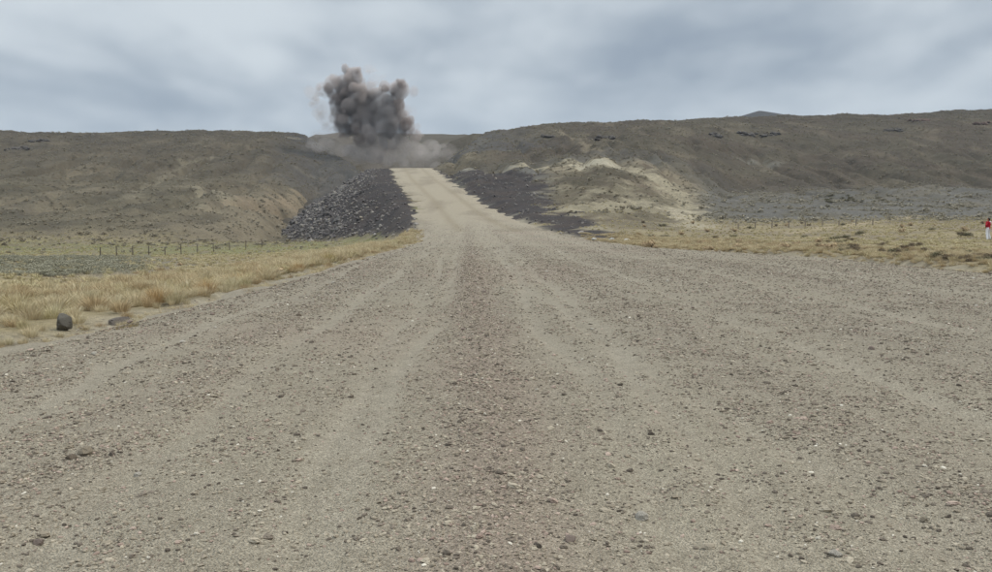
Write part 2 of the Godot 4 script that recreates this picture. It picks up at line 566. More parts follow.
func stem_mesh(seed_: int) -> ArrayMesh:
	var r := RandomNumberGenerator.new()
	r.seed = seed_
	var st := SurfaceTool.new()
	st.begin(Mesh.PRIMITIVE_TRIANGLES)
	for i in 7:
		var a := r.randf() * TAU
		tube(st, [Vector3(cos(a) * 0.03, -0.05, sin(a) * 0.03), Vector3(cos(a) * 0.15, 0.3, sin(a) * 0.15), Vector3(cos(a) * 0.38, 0.62, sin(a) * 0.38)], [0.03, 0.02, 0.008], 5)
	st.generate_normals()
	return st.commit()

func tube(st: SurfaceTool, pts: Array, radii: Array, sides: int) -> void:
	var rings := []
	for k in pts.size():
		var t: Vector3 = ((pts[mini(k + 1, pts.size() - 1)] as Vector3) - (pts[maxi(k - 1, 0)] as Vector3)).normalized()
		var u := t.cross(Vector3(0, 0, 1) if absf(t.z) < 0.8 else Vector3(1, 0, 0)).normalized()
		var w := t.cross(u)
		var ring := []
		for s in sides: ring.append((pts[k] as Vector3) + (u * cos(TAU * s / sides) + w * sin(TAU * s / sides)) * radii[k])
		rings.append(ring)
	for k in pts.size() - 1:
		for s in sides:
			var a: Vector3 = rings[k][s]
			var b: Vector3 = rings[k][(s + 1) % sides]
			var c: Vector3 = rings[k + 1][s]
			var d: Vector3 = rings[k + 1][(s + 1) % sides]
			for q in [a, c, b, b, c, d]: st.add_vertex(q)
	for s in range(1, sides - 1):
		for q in [rings[-1][0], rings[-1][s], rings[-1][s + 1]]: st.add_vertex(q)

func scatter(called: String, mesh: Mesh, mat: Material, places: Array, tints: Array, label: String, parent: Node = null) -> void:
	if places.is_empty(): return
	var mm := MultiMesh.new()
	mm.transform_format = MultiMesh.TRANSFORM_3D
	mm.use_colors = true
	mm.mesh = mesh
	mm.instance_count = places.size()
	for i in places.size():
		mm.set_instance_transform(i, places[i])
		mm.set_instance_color(i, tints[i])
	var o := MultiMeshInstance3D.new()
	o.multimesh = mm
	o.material_override = mat
	if parent:
		o.name = called
		parent.add_child(o, true)
		o.set_meta("kind", "stuff")
	else:
		o.name = numbered(called)
		add_child(o)
		tag(o, label, "", "", "stuff")

func spun(p: Vector3, s: Vector3, lean := 0.0) -> Transform3D:
	var b := Basis(Vector3.UP, rng.randf() * TAU)
	if lean > 0.0: b = Basis(Vector3(rng.randf_range(-1, 1), 0, rng.randf_range(-1, 1)).normalized(), rng.randf_range(-lean, lean)) * b
	return Transform3D(b.scaled_local(s), p)

# ---------------------------------------------------------------- sky
func sky_image() -> Image:
	var w := 1536
	var h := 768
	var im := Image.create(w, h, false, Image.FORMAT_RGBF)
	var n1 := FastNoiseLite.new()
	n1.seed = 11
	n1.frequency = 1.0
	n1.fractal_octaves = 6
	n1.fractal_gain = 0.52
	var top := lin(196, 203, 210)
	for j in h:
		var el := PI * (0.5 - (j + 0.5) / h)
		if el < -0.1:
			for i in w: im.set_pixel(i, j, Color(0.17, 0.155, 0.13))
			continue
		var y := maxf(sin(el), 0.0)
		for i in w:
			var az := TAU * (i + 0.5) / w
			var dx := sin(az) * cos(el)
			var dz := -cos(az) * cos(el)
			# cloud deck seen from below
			var q := Vector3(dx, 0, dz) / (y + 0.16)
			var a := n1.get_noise_3d(q.x * 0.55 + 7.3, 0.0, q.z * 0.55 + 1.0)
			var b := n1.get_noise_3d(q.x * 2.3 + a * 0.6, 4.0, q.z * 1.5)
			var v := 0.54 + a * 0.5 + b * 0.3
			var px := 0.0
			if dz < -0.2:
				px = CX + F * dx / -dz
				var py := HY - F * y / sqrt(dx * dx + dz * dz) * cos(atan2(dx, -dz))
				v -= 0.75 * exp(-pow((px - 50.0) / 120.0, 2.0) - pow((py - 6.0) / 24.0, 2.0))
				v -= 0.36 * exp(-pow((px - 330.0) / 70.0, 2.0) - pow((py + 2.0) / 11.0, 2.0))
				v -= 0.26 * exp(-pow((px - 640.0) / 170.0, 2.0) - pow((py - 75.0) / 42.0, 2.0))
				v += 0.12 * exp(-pow((px - 90.0) / 170.0, 2.0) - pow((py - 70.0) / 32.0, 2.0))
				v += 0.34 * exp(-pow((px - 268.0) / 26.0, 2.0) - pow((py - 74.0) / 16.0, 2.0))
				v += 0.3 * exp(-pow((px - 240.0) / 170.0, 2.0) - pow((py - 22.0) / 22.0, 2.0))
				v += 0.24 * exp(-pow((px - 930.0) / 120.0, 2.0) - pow((py - 30.0) / 40.0, 2.0))
			v = clampf(v, 0.0, 1.0)
			var c := lin(140, 154, 170).lerp(lin(204, 213, 220), smoothstep(0.05, 0.95, v))
			c = c.lerp(lin(190, 202, 212), smoothstep(0.2, 0.05, y) * 0.4)
			var up := 1.0 + 2.6 * smoothstep(0.22, 0.9, y)
			up *= 0.80
			im.set_pixel(i, j, Color(c.r * up, c.g * up, c.b * up))
	return im

# ---------------------------------------------------------------- figures: a smooth body meshed from tapered bones
func blob(bones: Array, cell: float, k: float, cut = null) -> ArrayMesh:
	var lo := Vector3(1e9, 1e9, 1e9)
	var hi := -lo
	for b in bones:
		var m := maxf(b[2], b[3]) + k + cell * 3.0
		lo = lo.min((b[0] as Vector3).min(b[1]) - Vector3.ONE * m)
		hi = hi.max((b[0] as Vector3).max(b[1]) + Vector3.ONE * m)
	var nx := int((hi.x - lo.x) / cell) + 2
	var ny := int((hi.y - lo.y) / cell) + 2
	var nz := int((hi.z - lo.z) / cell) + 2
	var g := PackedFloat32Array()
	g.resize(nx * ny * nz)
	g.fill(1.0)
	for b in bones:
		var p0: Vector3 = b[0]
		var p1: Vector3 = b[1]
		var ra: float = b[2]
		var rb: float = b[3]
		var m := maxf(ra, rb) + k + cell * 2.0
		var a := ((p0.min(p1) - Vector3.ONE * m - lo) / cell).floor()
		var z := ((p0.max(p1) + Vector3.ONE * m - lo) / cell).ceil()
		var ab := p1 - p0
		var l2 := maxf(ab.length_squared(), 1e-9)
		var squash: Vector3 = b[4] if b.size() > 4 else Vector3.ONE
		for zz in range(maxi(int(a.z), 0), mini(int(z.z), nz - 1) + 1):
			for yy in range(maxi(int(a.y), 0), mini(int(z.y), ny - 1) + 1):
				for xx in range(maxi(int(a.x), 0), mini(int(z.x), nx - 1) + 1):
					var p := lo + Vector3(xx, yy, zz) * cell
					var t := clampf((p - p0).dot(ab) / l2, 0.0, 1.0)
					var dd := ((p - p0 - ab * t) * squash).length() - lerpf(ra, rb, t)
					var i := (zz * ny + yy) * nx + xx
					var o := g[i]
					if o >= 0.999: g[i] = dd
					else:
						var e := clampf(0.5 + 0.5 * (dd - o) / k, 0.0, 1.0)
						g[i] = lerpf(dd, o, e) - k * e * (1.0 - e)
	if cut != null:
		for zz in nz:
			for yy in ny:
				for xx in nx:
					var i := (zz * ny + yy) * nx + xx
					if g[i] < cell * 3.0: g[i] = maxf(g[i], cut.call(lo + Vector3(xx, yy, zz) * cell))
	var at := {}
	var v := PackedVector3Array()
	var n := PackedVector3Array()
	var step := [1, nx, nx * ny]
	var corners := []
	for c in 8: corners.append([c & 1, (c >> 1) & 1, (c >> 2) & 1])
	var edges := [[0, 1], [2, 3], [4, 5], [6, 7], [0, 2], [1, 3], [4, 6], [5, 7], [0, 4], [1, 5], [2, 6], [3, 7]]
	for zz in nz - 1:
		for yy in ny - 1:
			for xx in nx - 1:
				var i := (zz * ny + yy) * nx + xx
				var f0 := g[i]
				if absf(f0) > cell * 3.0: continue
				var vals := [f0, g[i + 1], g[i + nx], g[i + nx + 1], g[i + nx * ny], g[i + nx * ny + 1], g[i + nx * ny + nx], g[i + nx * ny + nx + 1]]
				var inside := 0
				for q in vals: inside += 1 if q < 0.0 else 0
				if inside == 0 or inside == 8: continue
				var sum := Vector3.ZERO
				var cnt := 0
				for e in edges:
					var fa: float = vals[e[0]]
					var fb: float = vals[e[1]]
					if (fa < 0.0) == (fb < 0.0): continue
					var t := fa / (fa - fb)
					var ca: Array = corners[e[0]]
					var cb: Array = corners[e[1]]
					sum += Vector3(lerpf(ca[0], cb[0], t), lerpf(ca[1], cb[1], t), lerpf(ca[2], cb[2], t))
					cnt += 1
				at[i] = v.size()
				v.append(lo + (Vector3(xx, yy, zz) + sum / cnt) * cell)
				n.append(Vector3(vals[1] + vals[3] + vals[5] + vals[7] - vals[0] - vals[2] - vals[4] - vals[6], vals[2] + vals[3] + vals[6] + vals[7] - vals[0] - vals[1] - vals[4] - vals[5], vals[4] + vals[5] + vals[6] + vals[7] - vals[0] - vals[1] - vals[2] - vals[3]).normalized())
	var idx := PackedInt32Array()
	for i: int in at:
		for ax in 3:
			var s: int = step[ax]
			var u: int = step[(ax + 1) % 3]
			var w: int = step[(ax + 2) % 3]
			if (g[i] < 0.0) == (g[i + s] < 0.0): continue
			if not (at.has(i - u) and at.has(i - w) and at.has(i - u - w)): continue
			var q: Array = [at[i], at[i - u], at[i - u - w], at[i - w]]
			if g[i] < 0.0: q.reverse()
			idx.append_array(PackedInt32Array([q[0], q[1], q[2], q[0], q[2], q[3]]))
	var arr := []
	arr.resize(Mesh.ARRAY_MAX)
	arr[Mesh.ARRAY_VERTEX] = v
	arr[Mesh.ARRAY_NORMAL] = n
	arr[Mesh.ARRAY_INDEX] = idx
	var out := ArrayMesh.new()
	out.add_surface_from_arrays(Mesh.PRIMITIVE_TRIANGLES, arr)
	return out

func plain(c: Color, rough := 0.85) -> StandardMaterial3D:
	var m := StandardMaterial3D.new()
	m.albedo_color = c
	m.roughness = rough
	m.metallic_specular = 0.3
	return m

func hand_bones(wrist: Vector3, along: Vector3, palm_n: Vector3, thumb_side: float, curl: float) -> Array:
	var out := []
	var fwd := along.normalized()
	var nrm := (palm_n - fwd * palm_n.dot(fwd)).normalized()
	var side := fwd.cross(nrm).normalized() * thumb_side
	for k in 4:
		var off := side * (0.03 - 0.02 * k)
		out.append([wrist + off * 0.5, wrist + fwd * 0.085 + off, 0.016, 0.012])
		var lng: float = [0.072, 0.08, 0.074, 0.058][k]
		var p := wrist + fwd * 0.085 + off
		var dirn := fwd
		for s in 3:
			dirn = (dirn + nrm * curl).normalized()
			var q: Vector3 = p + dirn * lng * [0.45, 0.32, 0.26][s]
			out.append([p, q, 0.0095 - 0.001 * s, 0.0088 - 0.001 * s])
			p = q
	var t0 := wrist + fwd * 0.022 + side * 0.026
	var t1 := t0 + (fwd * 0.5 + side * 0.8 + nrm * 0.25).normalized() * 0.045
	var t2 := t1 + (fwd * 0.85 + side * 0.3 + nrm * 0.35).normalized() * 0.034
	out.append([t0, t1, 0.014, 0.0105])
	out.append([t1, t2, 0.0105, 0.0085])
	return out

func build_person() -> void:
	var foot := on_ground(px_x(987.5, 66.0), 66.0)
	var o := base("person", foot, 0.55)
	tag(o, "person in red top and white trousers standing on the dry field by the gravel road", "person")
	var skin := plain(Color(0.66, 0.47, 0.37))
	var hl := Vector3(-0.09, 0.91, 0.0)
	var hr := Vector3(0.09, 0.91, 0.0)
	var kl := Vector3(-0.10, 0.50, -0.03)
	var kr := Vector3(0.22, 0.50, -0.08)
	var al := Vector3(-0.11, 0.085, 0.03)
	var ar := Vector3(0.36, 0.085, -0.02)
	var sl := Vector3(-0.175, 1.375, 0.0)
	var sr := Vector3(0.175, 1.375, 0.0)
	var el := Vector3(-0.38, 1.14, 0.05)
	var er := Vector3(0.36, 1.17, -0.08)
	var wl := Vector3(-0.2, 0.97, -0.07)
	var wr := Vector3(0.11, 1.34, -0.28)
	var bones := [
		[Vector3(0, 0.93, 0), Vector3(0, 1.1, 0), 0.12, 0.105], [Vector3(0, 1.1, 0), Vector3(0, 1.3, 0.01), 0.105, 0.12],
		[sl, sr, 0.06, 0.06], [Vector3(0, 1.36, 0.01), Vector3(0, 1.48, -0.005), 0.06, 0.052],
		[hl, kl, 0.082, 0.052], [kl, al, 0.055, 0.036], [hr, kr, 0.082, 0.052], [kr, ar, 0.055, 0.036],
		[al - Vector3(0, 0.045, -0.03), al + Vector3(-0.02, -0.05, -0.16), 0.036, 0.028], [ar - Vector3(0, 0.045, -0.03), ar + Vector3(0.03, -0.05, -0.16), 0.036, 0.028],
		[sl, el, 0.052, 0.04], [el, wl, 0.041, 0.027], [sr, er, 0.052, 0.04], [er, wr, 0.041, 0.027],
		[Vector3(0, 1.60, -0.01), Vector3(0, 1.60, 0.015), 0.09, 0.09], [Vector3(0, 1.545, -0.045), Vector3(0, 1.53, -0.055), 0.055, 0.045],
		[Vector3(0, 1.585, -0.1), Vector3(0, 1.565, -0.118), 0.012, 0.015],
		[Vector3(-0.085, 1.585, 0), Vector3(-0.09, 1.565, 0.01), 0.018, 0.012], [Vector3(0.085, 1.585, 0), Vector3(0.09, 1.565, 0.01), 0.018, 0.012],
		[Vector3(-0.026, 1.538, -0.095), Vector3(0.026, 1.538, -0.095), 0.01, 0.01],
	]
	put("body", blob(bones, 0.014, 0.03), skin, o)
	put("hand", blob(hand_bones(wl, Vector3(0.5, -0.8, -0.3), Vector3(0.5, 0, 1), -1.0, 0.22), 0.0045, 0.006), skin, o)
	put("hand", blob(hand_bones(wr, Vector3(-0.35, 0.35, -0.6), Vector3(-0.2, 0.1, -1), 1.0, 0.4), 0.0045, 0.006), skin, o)
	for s in [-1, 1]:
		put("eye", blob([[Vector3(0.033 * s, 1.6, -0.088), Vector3(0.033 * s, 1.6, -0.089), 0.012, 0.012]], 0.004, 0.002), plain(Color(0.16, 0.12, 0.1), 0.3), o)
	put("hair", blob([[Vector3(0, 1.635, 0.02), Vector3(0, 1.6, 0.045), 0.088, 0.085], [Vector3(0, 1.6, 0.05), Vector3(0, 1.5, 0.055), 0.075, 0.05]], 0.011, 0.02), plain(Color(0.12, 0.09, 0.08), 0.6), o)
	var red := plain(Color(0.60, 0.07, 0.13))
	var top_bones := [
		[Vector3(0, 0.92, 0), Vector3(0, 1.1, 0), 0.152, 0.135], [Vector3(0, 1.1, 0), Vector3(0, 1.29, 0.01), 0.135, 0.145],
		[sl, sr, 0.082, 0.082], [sl, el, 0.076, 0.062], [el, el.lerp(wl, 0.75), 0.062, 0.046], [sr, er, 0.076, 0.062], [er, er.lerp(wr, 0.75), 0.062, 0.046],
	]
	put("top", blob(top_bones, 0.014, 0.035, func(p: Vector3) -> float: return maxf(0.86 - p.y, p.y - 1.44 if absf(p.x) < 0.2 else -1.0)), red, o)
	var white := plain(Color(0.87, 0.86, 0.86))
	put("trousers", blob([[Vector3(-0.04, 0.93, 0), Vector3(0.04, 0.93, 0), 0.135, 0.135], [hl, kl, 0.108, 0.08], [kl, al, 0.08, 0.072], [hr, kr, 0.108, 0.08], [kr, ar, 0.08, 0.072]], 0.014, 0.03, func(p: Vector3) -> float: return maxf(p.y - 0.965, 0.07 - p.y)), white, o)
	put("scarf", blob([[Vector3(0.02, 1.43, 0.075), Vector3(0.13, 1.39, 0.085), 0.04, 0.05], [Vector3(0.13, 1.39, 0.085), Vector3(0.16, 1.28, 0.1), 0.05, 0.04]], 0.012, 0.02), white, o)
	for a in [[al, Vector3(-0.02, -0.052, -0.16)], [ar, Vector3(0.03, -0.052, -0.16)]]:
		var k: Vector3 = a[0]
		put("shoe", blob([[k + Vector3(0, -0.045, 0.035), k + (a[1] as Vector3), 0.05, 0.042]], 0.011, 0.02, func(p: Vector3) -> float: return 0.0 - p.y), plain(Color(0.2, 0.19, 0.19)), o)

# ---------------------------------------------------------------- fences
func fence(posts: Array, label: String, wood: Material, wire: Material, heights: float) -> void:
	var o := base("wire_fence", posts[0])
	tag(o, label, "fence")
	var tops := []
	for p: Vector3 in posts:
		var st := SurfaceTool.new()
		st.begin(Mesh.PRIMITIVE_TRIANGLES)
		st.set_smooth_group(-1)
		var h := heights * rng.randf_range(0.88, 1.1)
		var lean := Vector3(rng.randf_range(-0.05, 0.05), 0, rng.randf_range(-0.05, 0.05))
		tube(st, [Vector3(0, -0.3, 0), Vector3(0, h * 0.5, 0) + lean * 0.5, Vector3(0, h, 0) + lean], [0.075, 0.07, 0.062], 7)
		st.generate_normals()
		var m := put("post", st.commit(), wood, o)
		m.position = p - posts[0]
		tops.append([p - posts[0], lean, h])
	for k in 4:
		var st := SurfaceTool.new()
		st.begin(Mesh.PRIMITIVE_TRIANGLES)
		var line := []
		var radii := []
		for i in tops.size():
			var f := (k + 1) / 4.3
			line.append((tops[i][0] as Vector3) + (tops[i][1] as Vector3) * f + Vector3(0, tops[i][2] * f, 0.07))
			radii.append(0.006)
			if i < tops.size() - 1:
				line.append(((tops[i][0] as Vector3) + (tops[i + 1][0] as Vector3)) * 0.5 + Vector3(0, heights * f - 0.04, 0.07))
				radii.append(0.006)
		tube(st, line, radii, 4)
		st.generate_normals()
		put("wire", st.commit(), wire, o)

# ================================================================ the scene
func _ready() -> void:
	rng.seed = 4711
	# camera
	var cam := Camera3D.new()
	cam.name = "camera"
	add_child(cam)
	cam.position = Vector3(0, EYE, 0)
	cam.rotation.x = -atan((286.0 - HY) / F)
	cam.fov = rad_to_deg(2.0 * atan(286.0 / F))
	cam.near = 0.05
	cam.far = 9000.0
	cam.current = true
	# sky and air
	var env := Environment.new()
	env.background_mode = Environment.BG_SKY
	var sky := Sky.new()
	var pano := PanoramaSkyMaterial.new()
	pano.panorama = ImageTexture.create_from_image(sky_image())
	sky.sky_material = pano
	env.sky = sky
	env.tonemap_mode = Environment.TONE_MAPPER_LINEAR
	env.tonemap_exposure = 1.3
	env.sdfgi_enabled = true
	env.ssao_enabled = true
	env.ssil_enabled = true
	env.fog_enabled = true
	env.fog_density = 0.0001
	env.fog_light_color = Color(0.86, 0.91, 0.96)
	env.volumetric_fog_enabled = true
	env.volumetric_fog_density = 0.0
	var we := WorldEnvironment.new()
	we.name = "environment"
	we.environment = env
	add_child(we)
	var sun := DirectionalLight3D.new()
	sun.name = "sun"
	sun.light_energy = 0.5
	sun.light_color = Color(1.0, 0.96, 0.9)
	sun.light_angular_distance = 10.0
	sun.shadow_enabled = true
	sun.rotation_degrees = Vector3(-56, 112, 0)
	add_child(sun)

	for a in [[n_big, 1, 0.011, 4], [n_mid, 2, 0.06, 4], [n_small, 3, 0.24, 3], [n_patch, 4, 0.018, 5], [n_road, 5, 0.5, 3]]:
		var f: FastNoiseLite = a[0]
		f.seed = a[1]
		f.frequency = a[2]
		f.fractal_octaves = a[3]
	colours()
	road_setup()
	road_bake()
	terrain_setup()

	# worn and bare places of the ground
	for p in [[440, 174], [478, 171], [514, 168.5], [530, 177], [549, 187], [541, 197], [561, 212], [592, 226], [624, 237], [600, 242], [556, 234.5], [520, 223], [495, 212], [465, 190]]:
		var q := hit(p[0], p[1], 40.0)
		spoil.append(Vector2(q.x, -q.z))
	stroke([[514, 166], [560, 165], [600, 163.5], [628, 169], [655, 177], [672, 187]], 6.5, C.tan, 0.85)
	stroke([[665, 184], [678, 193], [686, 205], [690, 217]], 4.0, C.tan, 0.85)
	stroke([[575, 163.0], [600, 164.5], [618, 168]], 3.5, lin(218, 207, 182), 0.85)
	stroke([[552, 216], [575, 209], [605, 206], [638, 204]], 5.5, C.tan, 0.75)
	stroke([[545, 206], [535, 212], [560, 222], [600, 231]], 2.6, C.tan, 0.6)
	stroke([[675, 213], [690, 222], [697, 229]], 3.0, lin(212, 199, 172), 0.75)
	stroke([[437, 172.5], [470, 170.5], [513, 167.5]], 1.6, lin(182, 174, 158), 0.9)
	stroke([[476, 140], [486, 142], [470, 150]], 3.0, C.tan, 0.7)
	stroke([[600, 152], [575, 140], [556, 131]], 2.0, C.soil, 0.7)
	stroke([[130, 198], [150, 186], [168, 176], [186, 164], [215, 157]], 2.4, lin(168, 157, 134), 0.55)
	stroke([[205, 192], [222, 198]], 5.0, C.tan, 0.5)
	stroke([[186, 205], [210, 209]], 3.0, C.tan, 0.35)
	stroke([[285, 205], [322, 190], [330, 178]], 4.0, lin(182, 164, 136), 0.6)
	stroke([[240, 208], [290, 206], [312, 215]], 5.0, lin(178, 158, 132), 0.5)
	stroke([[298, 169], [330, 170]], 1.6, C.tan, 0.6)
	stroke([[296, 141], [330, 149], [362, 160]], 6.0, lin(72, 70, 70), 0.9)
	stroke([[294, 139.5], [300, 140]], 3.0, C.tan, 0.6)
	stroke([[793, 233], [850, 225], [916, 216]], 1.3, lin(206, 188, 156), 0.9)
	stroke([[720, 243], [790, 236]], 0.8, C.brown, 0.7)
	stroke([[15, 146], [45, 148]], 6.0, C.dark, 0.6)
	stroke([[750, 163], [770, 166]], 5.0, lin(160, 154, 142), 0.6)
	stroke([[0, 282], [60, 277], [110, 268], [135, 264]], 0.7, lin(116, 100, 82), 0.8)
	stroke([[0, 291], [30, 287], [70, 282]], 0.8, lin(112, 96, 76), 0.7)

	# the ground, as one far sheet and finer pieces on it
	var near_mat := earth_material(0.6, 0.13, 0.68, 4.0, 21)
	var hill_mat := earth_material(0.09, 0.021, 0.66, 25.0, 31)
	var far_mat := earth_material(0.02, 0.005, 0.6, 60.0, 41)
	var far_h := func(x: float, d: float) -> float:
		var h := ground(x, d)
		return h - 4.0 if d > -55.0 and d < 505.0 and absf(x) < 345.0 else h
	var xs := PackedFloat32Array()
	for a in [steps(-3200, -700, 60), steps(-660, 660, 15), steps(700, 3200, 60)]: xs.append_array(a)
	var ds := PackedFloat32Array()
	for a in [steps(-600, -100, 50), steps(-80, 1100, 15), steps(1140, 3200, 60)]: ds.append_array(a)
	var far_c := func(x: float, d: float) -> Color:
		if d > 500.0: return (C.brown as Color).lerp(C.olive, n_patch.get_noise_2d(x * 0.3, d * 0.3) * 0.5 + 0.5)
		return ground_colour(x, d)
	tag(put("ground", grid_mesh(xs, ds, far_h, far_c), far_mat), "dry plateau ground reaching to the horizon behind the hills", "", "", "structure")
	tag(put("field", grid_mesh(steps(-75, 75, 0.7), steps(-60, 62, 0.7), ground, ground_colour, 1.0), near_mat), "dry soil of the field on both sides of the gravel road", "", "", "structure")
	tag(put("field", grid_mesh(steps(-150, 150, 1.1), steps(62, 152, 0.9), ground, ground_colour, 1.5), near_mat), "dry valley floor between the road and the hills", "", "", "structure")
	tag(put("hill", grid_mesh(steps(-345, -20, 1.35), steps(152, 505, 1.35), ground, ground_colour, 3.0), hill_mat), "brown scrubby hill left of the smoke with flat top", "", "", "structure")
	tag(put("hill", grid_mesh(steps(-20, 345, 1.35), steps(152, 505, 1.35), ground, ground_colour, 3.0), hill_mat), "dark brown scrubby hill right of the road with a bare tan knoll", "", "", "structure")
	build_butte(far_mat)
	build_road()
	build_smoke()
	build_gravel()
	build_rubble()
	build_plants()
	var wood := plain(Color(0.36, 0.32, 0.28))
	var wire := plain(Color(0.42, 0.41, 0.4), 0.5)
	var posts := []
	for i in 11:
		var t := i / 10.0
		posts.append(on_ground(px_x(lerpf(100, 262, t), lerpf(108, 150, t)), lerpf(108, 150, t)))
	fence(posts, "wire fence of weathered posts at the foot of the left hill", wood, wire, 1.35)
	posts = []
	for i in 9:
		posts.append(hit(lerpf(738, 872, i / 8.0), lerpf(229.0, 225.5, i / 8.0), 40.0))
	fence(posts, "low wire fence of thin posts across the field right of the road", plain(Color(0.52, 0.47, 0.41)), wire, 0.75)
	build_person()

func build_butte(mat: Material) -> void:
	var st := SurfaceTool.new()
	var f := func(x: float, d: float) -> float:
		var u: float = (x - px_x(753, 1500.0)) / 115.0
		var h := row_h(113.8, 1500.0)
		var low := row_h(118.0, 1500.0) - 22.0
		var k := maxf((1.0 - absf(u) * (0.6 if u > 0.0 else 1.1)), 0.0) * smoothstep(1430.0, 1480.0, d) * smoothstep(1640.0, 1540.0, d)
		return lerpf(low, h, k) + n_big.get_noise_2d(x, d) * 1.0
	var g := func(x: float, d: float) -> Color: return lin(98, 93, 88)
	tag(put("butte", grid_mesh(steps(px_x(757, 1500.0) - 200.0, px_x(757, 1500.0) + 200.0, 8.0), steps(1420, 1650, 10), f, g), mat), "far dark butte peeping over the right hill's skyline", "", "", "structure")

# ---------------------------------------------------------------- road
func build_road() -> void:
	var ds := PackedFloat32Array()
	var d := -40.0
	while d < 345.0:
		ds.append(d)
		d += 1.0 if d < 1.0 else clampf(d * 0.012, 0.07, 1.6)
	var nu := 240
	var v := PackedVector3Array()
	var c := PackedColorArray()
	for q in ds:
		var l := at_road(rl, q) - 1.3
		var r := at_road(rr, q) + 1.3
		for i in nu:
			# lanes of vertices crowd towards the middle strip, where the eye is
			var u := float(i) / (nu - 1) * 2.0 - 1.0
			var mid := -(l - ((468.0 - CX) / F * q)) / (r - l) * 2.0 - 1.0 if q < 70.0 else 0.0
			mid = lerpf(mid, 0.0, smoothstep(30.0, 70.0, q))
			var k := 0.72 * smoothstep(60.0, 20.0, q)
			var s := mid + (1.0 - mid) * (pow(maxf((u - mid) / (1.0 - mid), 0.0), 1.0 + k)) if u > mid else mid - (1.0 + mid) * pow((mid - u) / (1.0 + mid), 1.0 + k)
			var x := lerpf(l, r, (s + 1.0) * 0.5)
			var e := edge_dist(x, q)
			var h := road_surface(x, q)
			var ragged := n_small.get_noise_2d(x * 1.4, q * 1.4) * 0.7 + n_road.get_noise_2d(x, q * 0.7) * 0.6
			ragged += smoothstep(90.0, 130.0, q) * (n_small.get_noise_2d(x * 0.25, q * 1.2) * 3.4 + n_mid.get_noise_2d(x * 0.5, q * 2.0) * 2.6 + 0.7)
			h -= 0.4 * smoothstep(-0.9, 1.2, e + ragged)
			v.append(Vector3(x, h, -q))
			c.append(road_colour(x, q))
	var n := PackedVector3Array()
	n.resize(v.size())
	var m := StandardMaterial3D.new()
	m.vertex_color_use_as_albedo = true
	m.roughness = 0.93
	m.metallic_specular = 0.25
	m.uv1_triplanar = true
	m.uv1_world_triplanar = true
	m.uv1_scale = Vector3.ONE * 0.62
	m.albedo_texture = lattice_tex(61, 1024, [8, 32, 64, 128, 256], 0.45, Color(0.62, 0.605, 0.59), Color(1, 1, 1))
	m.uv2_triplanar = true
	m.uv2_world_triplanar = true
	m.uv2_scale = Vector3.ONE * 0.83
	m.detail_enabled = true
	m.detail_uv_layer = BaseMaterial3D.DETAIL_UV_2
	m.detail_blend_mode = BaseMaterial3D.BLEND_MODE_MUL
	m.detail_albedo = lattice_tex(63, 1024, [16, 64, 128, 256], 0.45, Color(0.7, 0.69, 0.68), Color(1, 1, 1))
	m.heightmap_enabled = true
	m.heightmap_texture = lattice_tex(67, 1024, [16, 32, 64, 128, 256], 0.5, Color(0, 0, 0), Color(1, 1, 1))
	m.heightmap_scale = 3.0
	tag(put("road", finish_grid(v, n, c, nu, ds.size(), 0.0), m), "wide grey gravel haul road climbing to the crest below the smoke", "", "", "structure")

func road_colour(x: float, d: float) -> Color:
	var o := road_o(x, d)
	var w := windrow(o, d)
	var a := n_road.get_noise_2d(x * 0.35, d * 0.12) * 0.5 + 0.5
	var b := n_patch.get_noise_2d(x * 3.0, d * 3.0) * 0.5 + 0.5
	var c := lin(208, 197, 173).lerp(lin(197, 187, 166), a)
	c = c.lerp(lin(190, 177, 160), w * 0.35)
	c = c.lerp(lin(192, 166, 150), 0.35 * exp(-pow((o - 0.2 - n_road.get_noise_2d(d * 0.8, 7.0) * 0.25) / 0.42, 2.0)) * smoothstep(60.0, 25.0, d))
	c = c.lerp(lin(206, 182, 164), smoothstep(0.55, 0.8, b) * 0.3)
	for lane in LANES:
		c = c.lerp(lin(212, 202, 180), (0.25 + 0.5 * smoothstep(-0.2, 0.3, n_road.get_noise_2d(d * 0.25, lane * 31.0))) * exp(-pow((o - lane - n_road.get_noise_2d(d * 0.12, lane * 9.0) * 0.5) / (0.10 + 0.03 * absf(lane)), 2.0)))
	c = c.lerp(lin(205, 193, 168), smoothstep(70.0, 170.0, d) * 0.8)
	if d > 90.0:
		c = c.lerp(lin(168, 155, 134), 0.6 * smoothstep(0.45, 0.75, n_mid.get_noise_2d(x * 1.5, d * 0.5) * 0.5 + 0.5))
		# wheel tracks on the climb
		var u := (x - at_road(rl, d)) / (at_road(rr, d) - at_road(rl, d))
		c = c.lerp(lin(182, 168, 142), 0.6 * (exp(-pow((u - 0.3) / 0.05, 2.0)) + exp(-pow((u - 0.72) / 0.05, 2.0))))
	c.a = 1.0
	return c

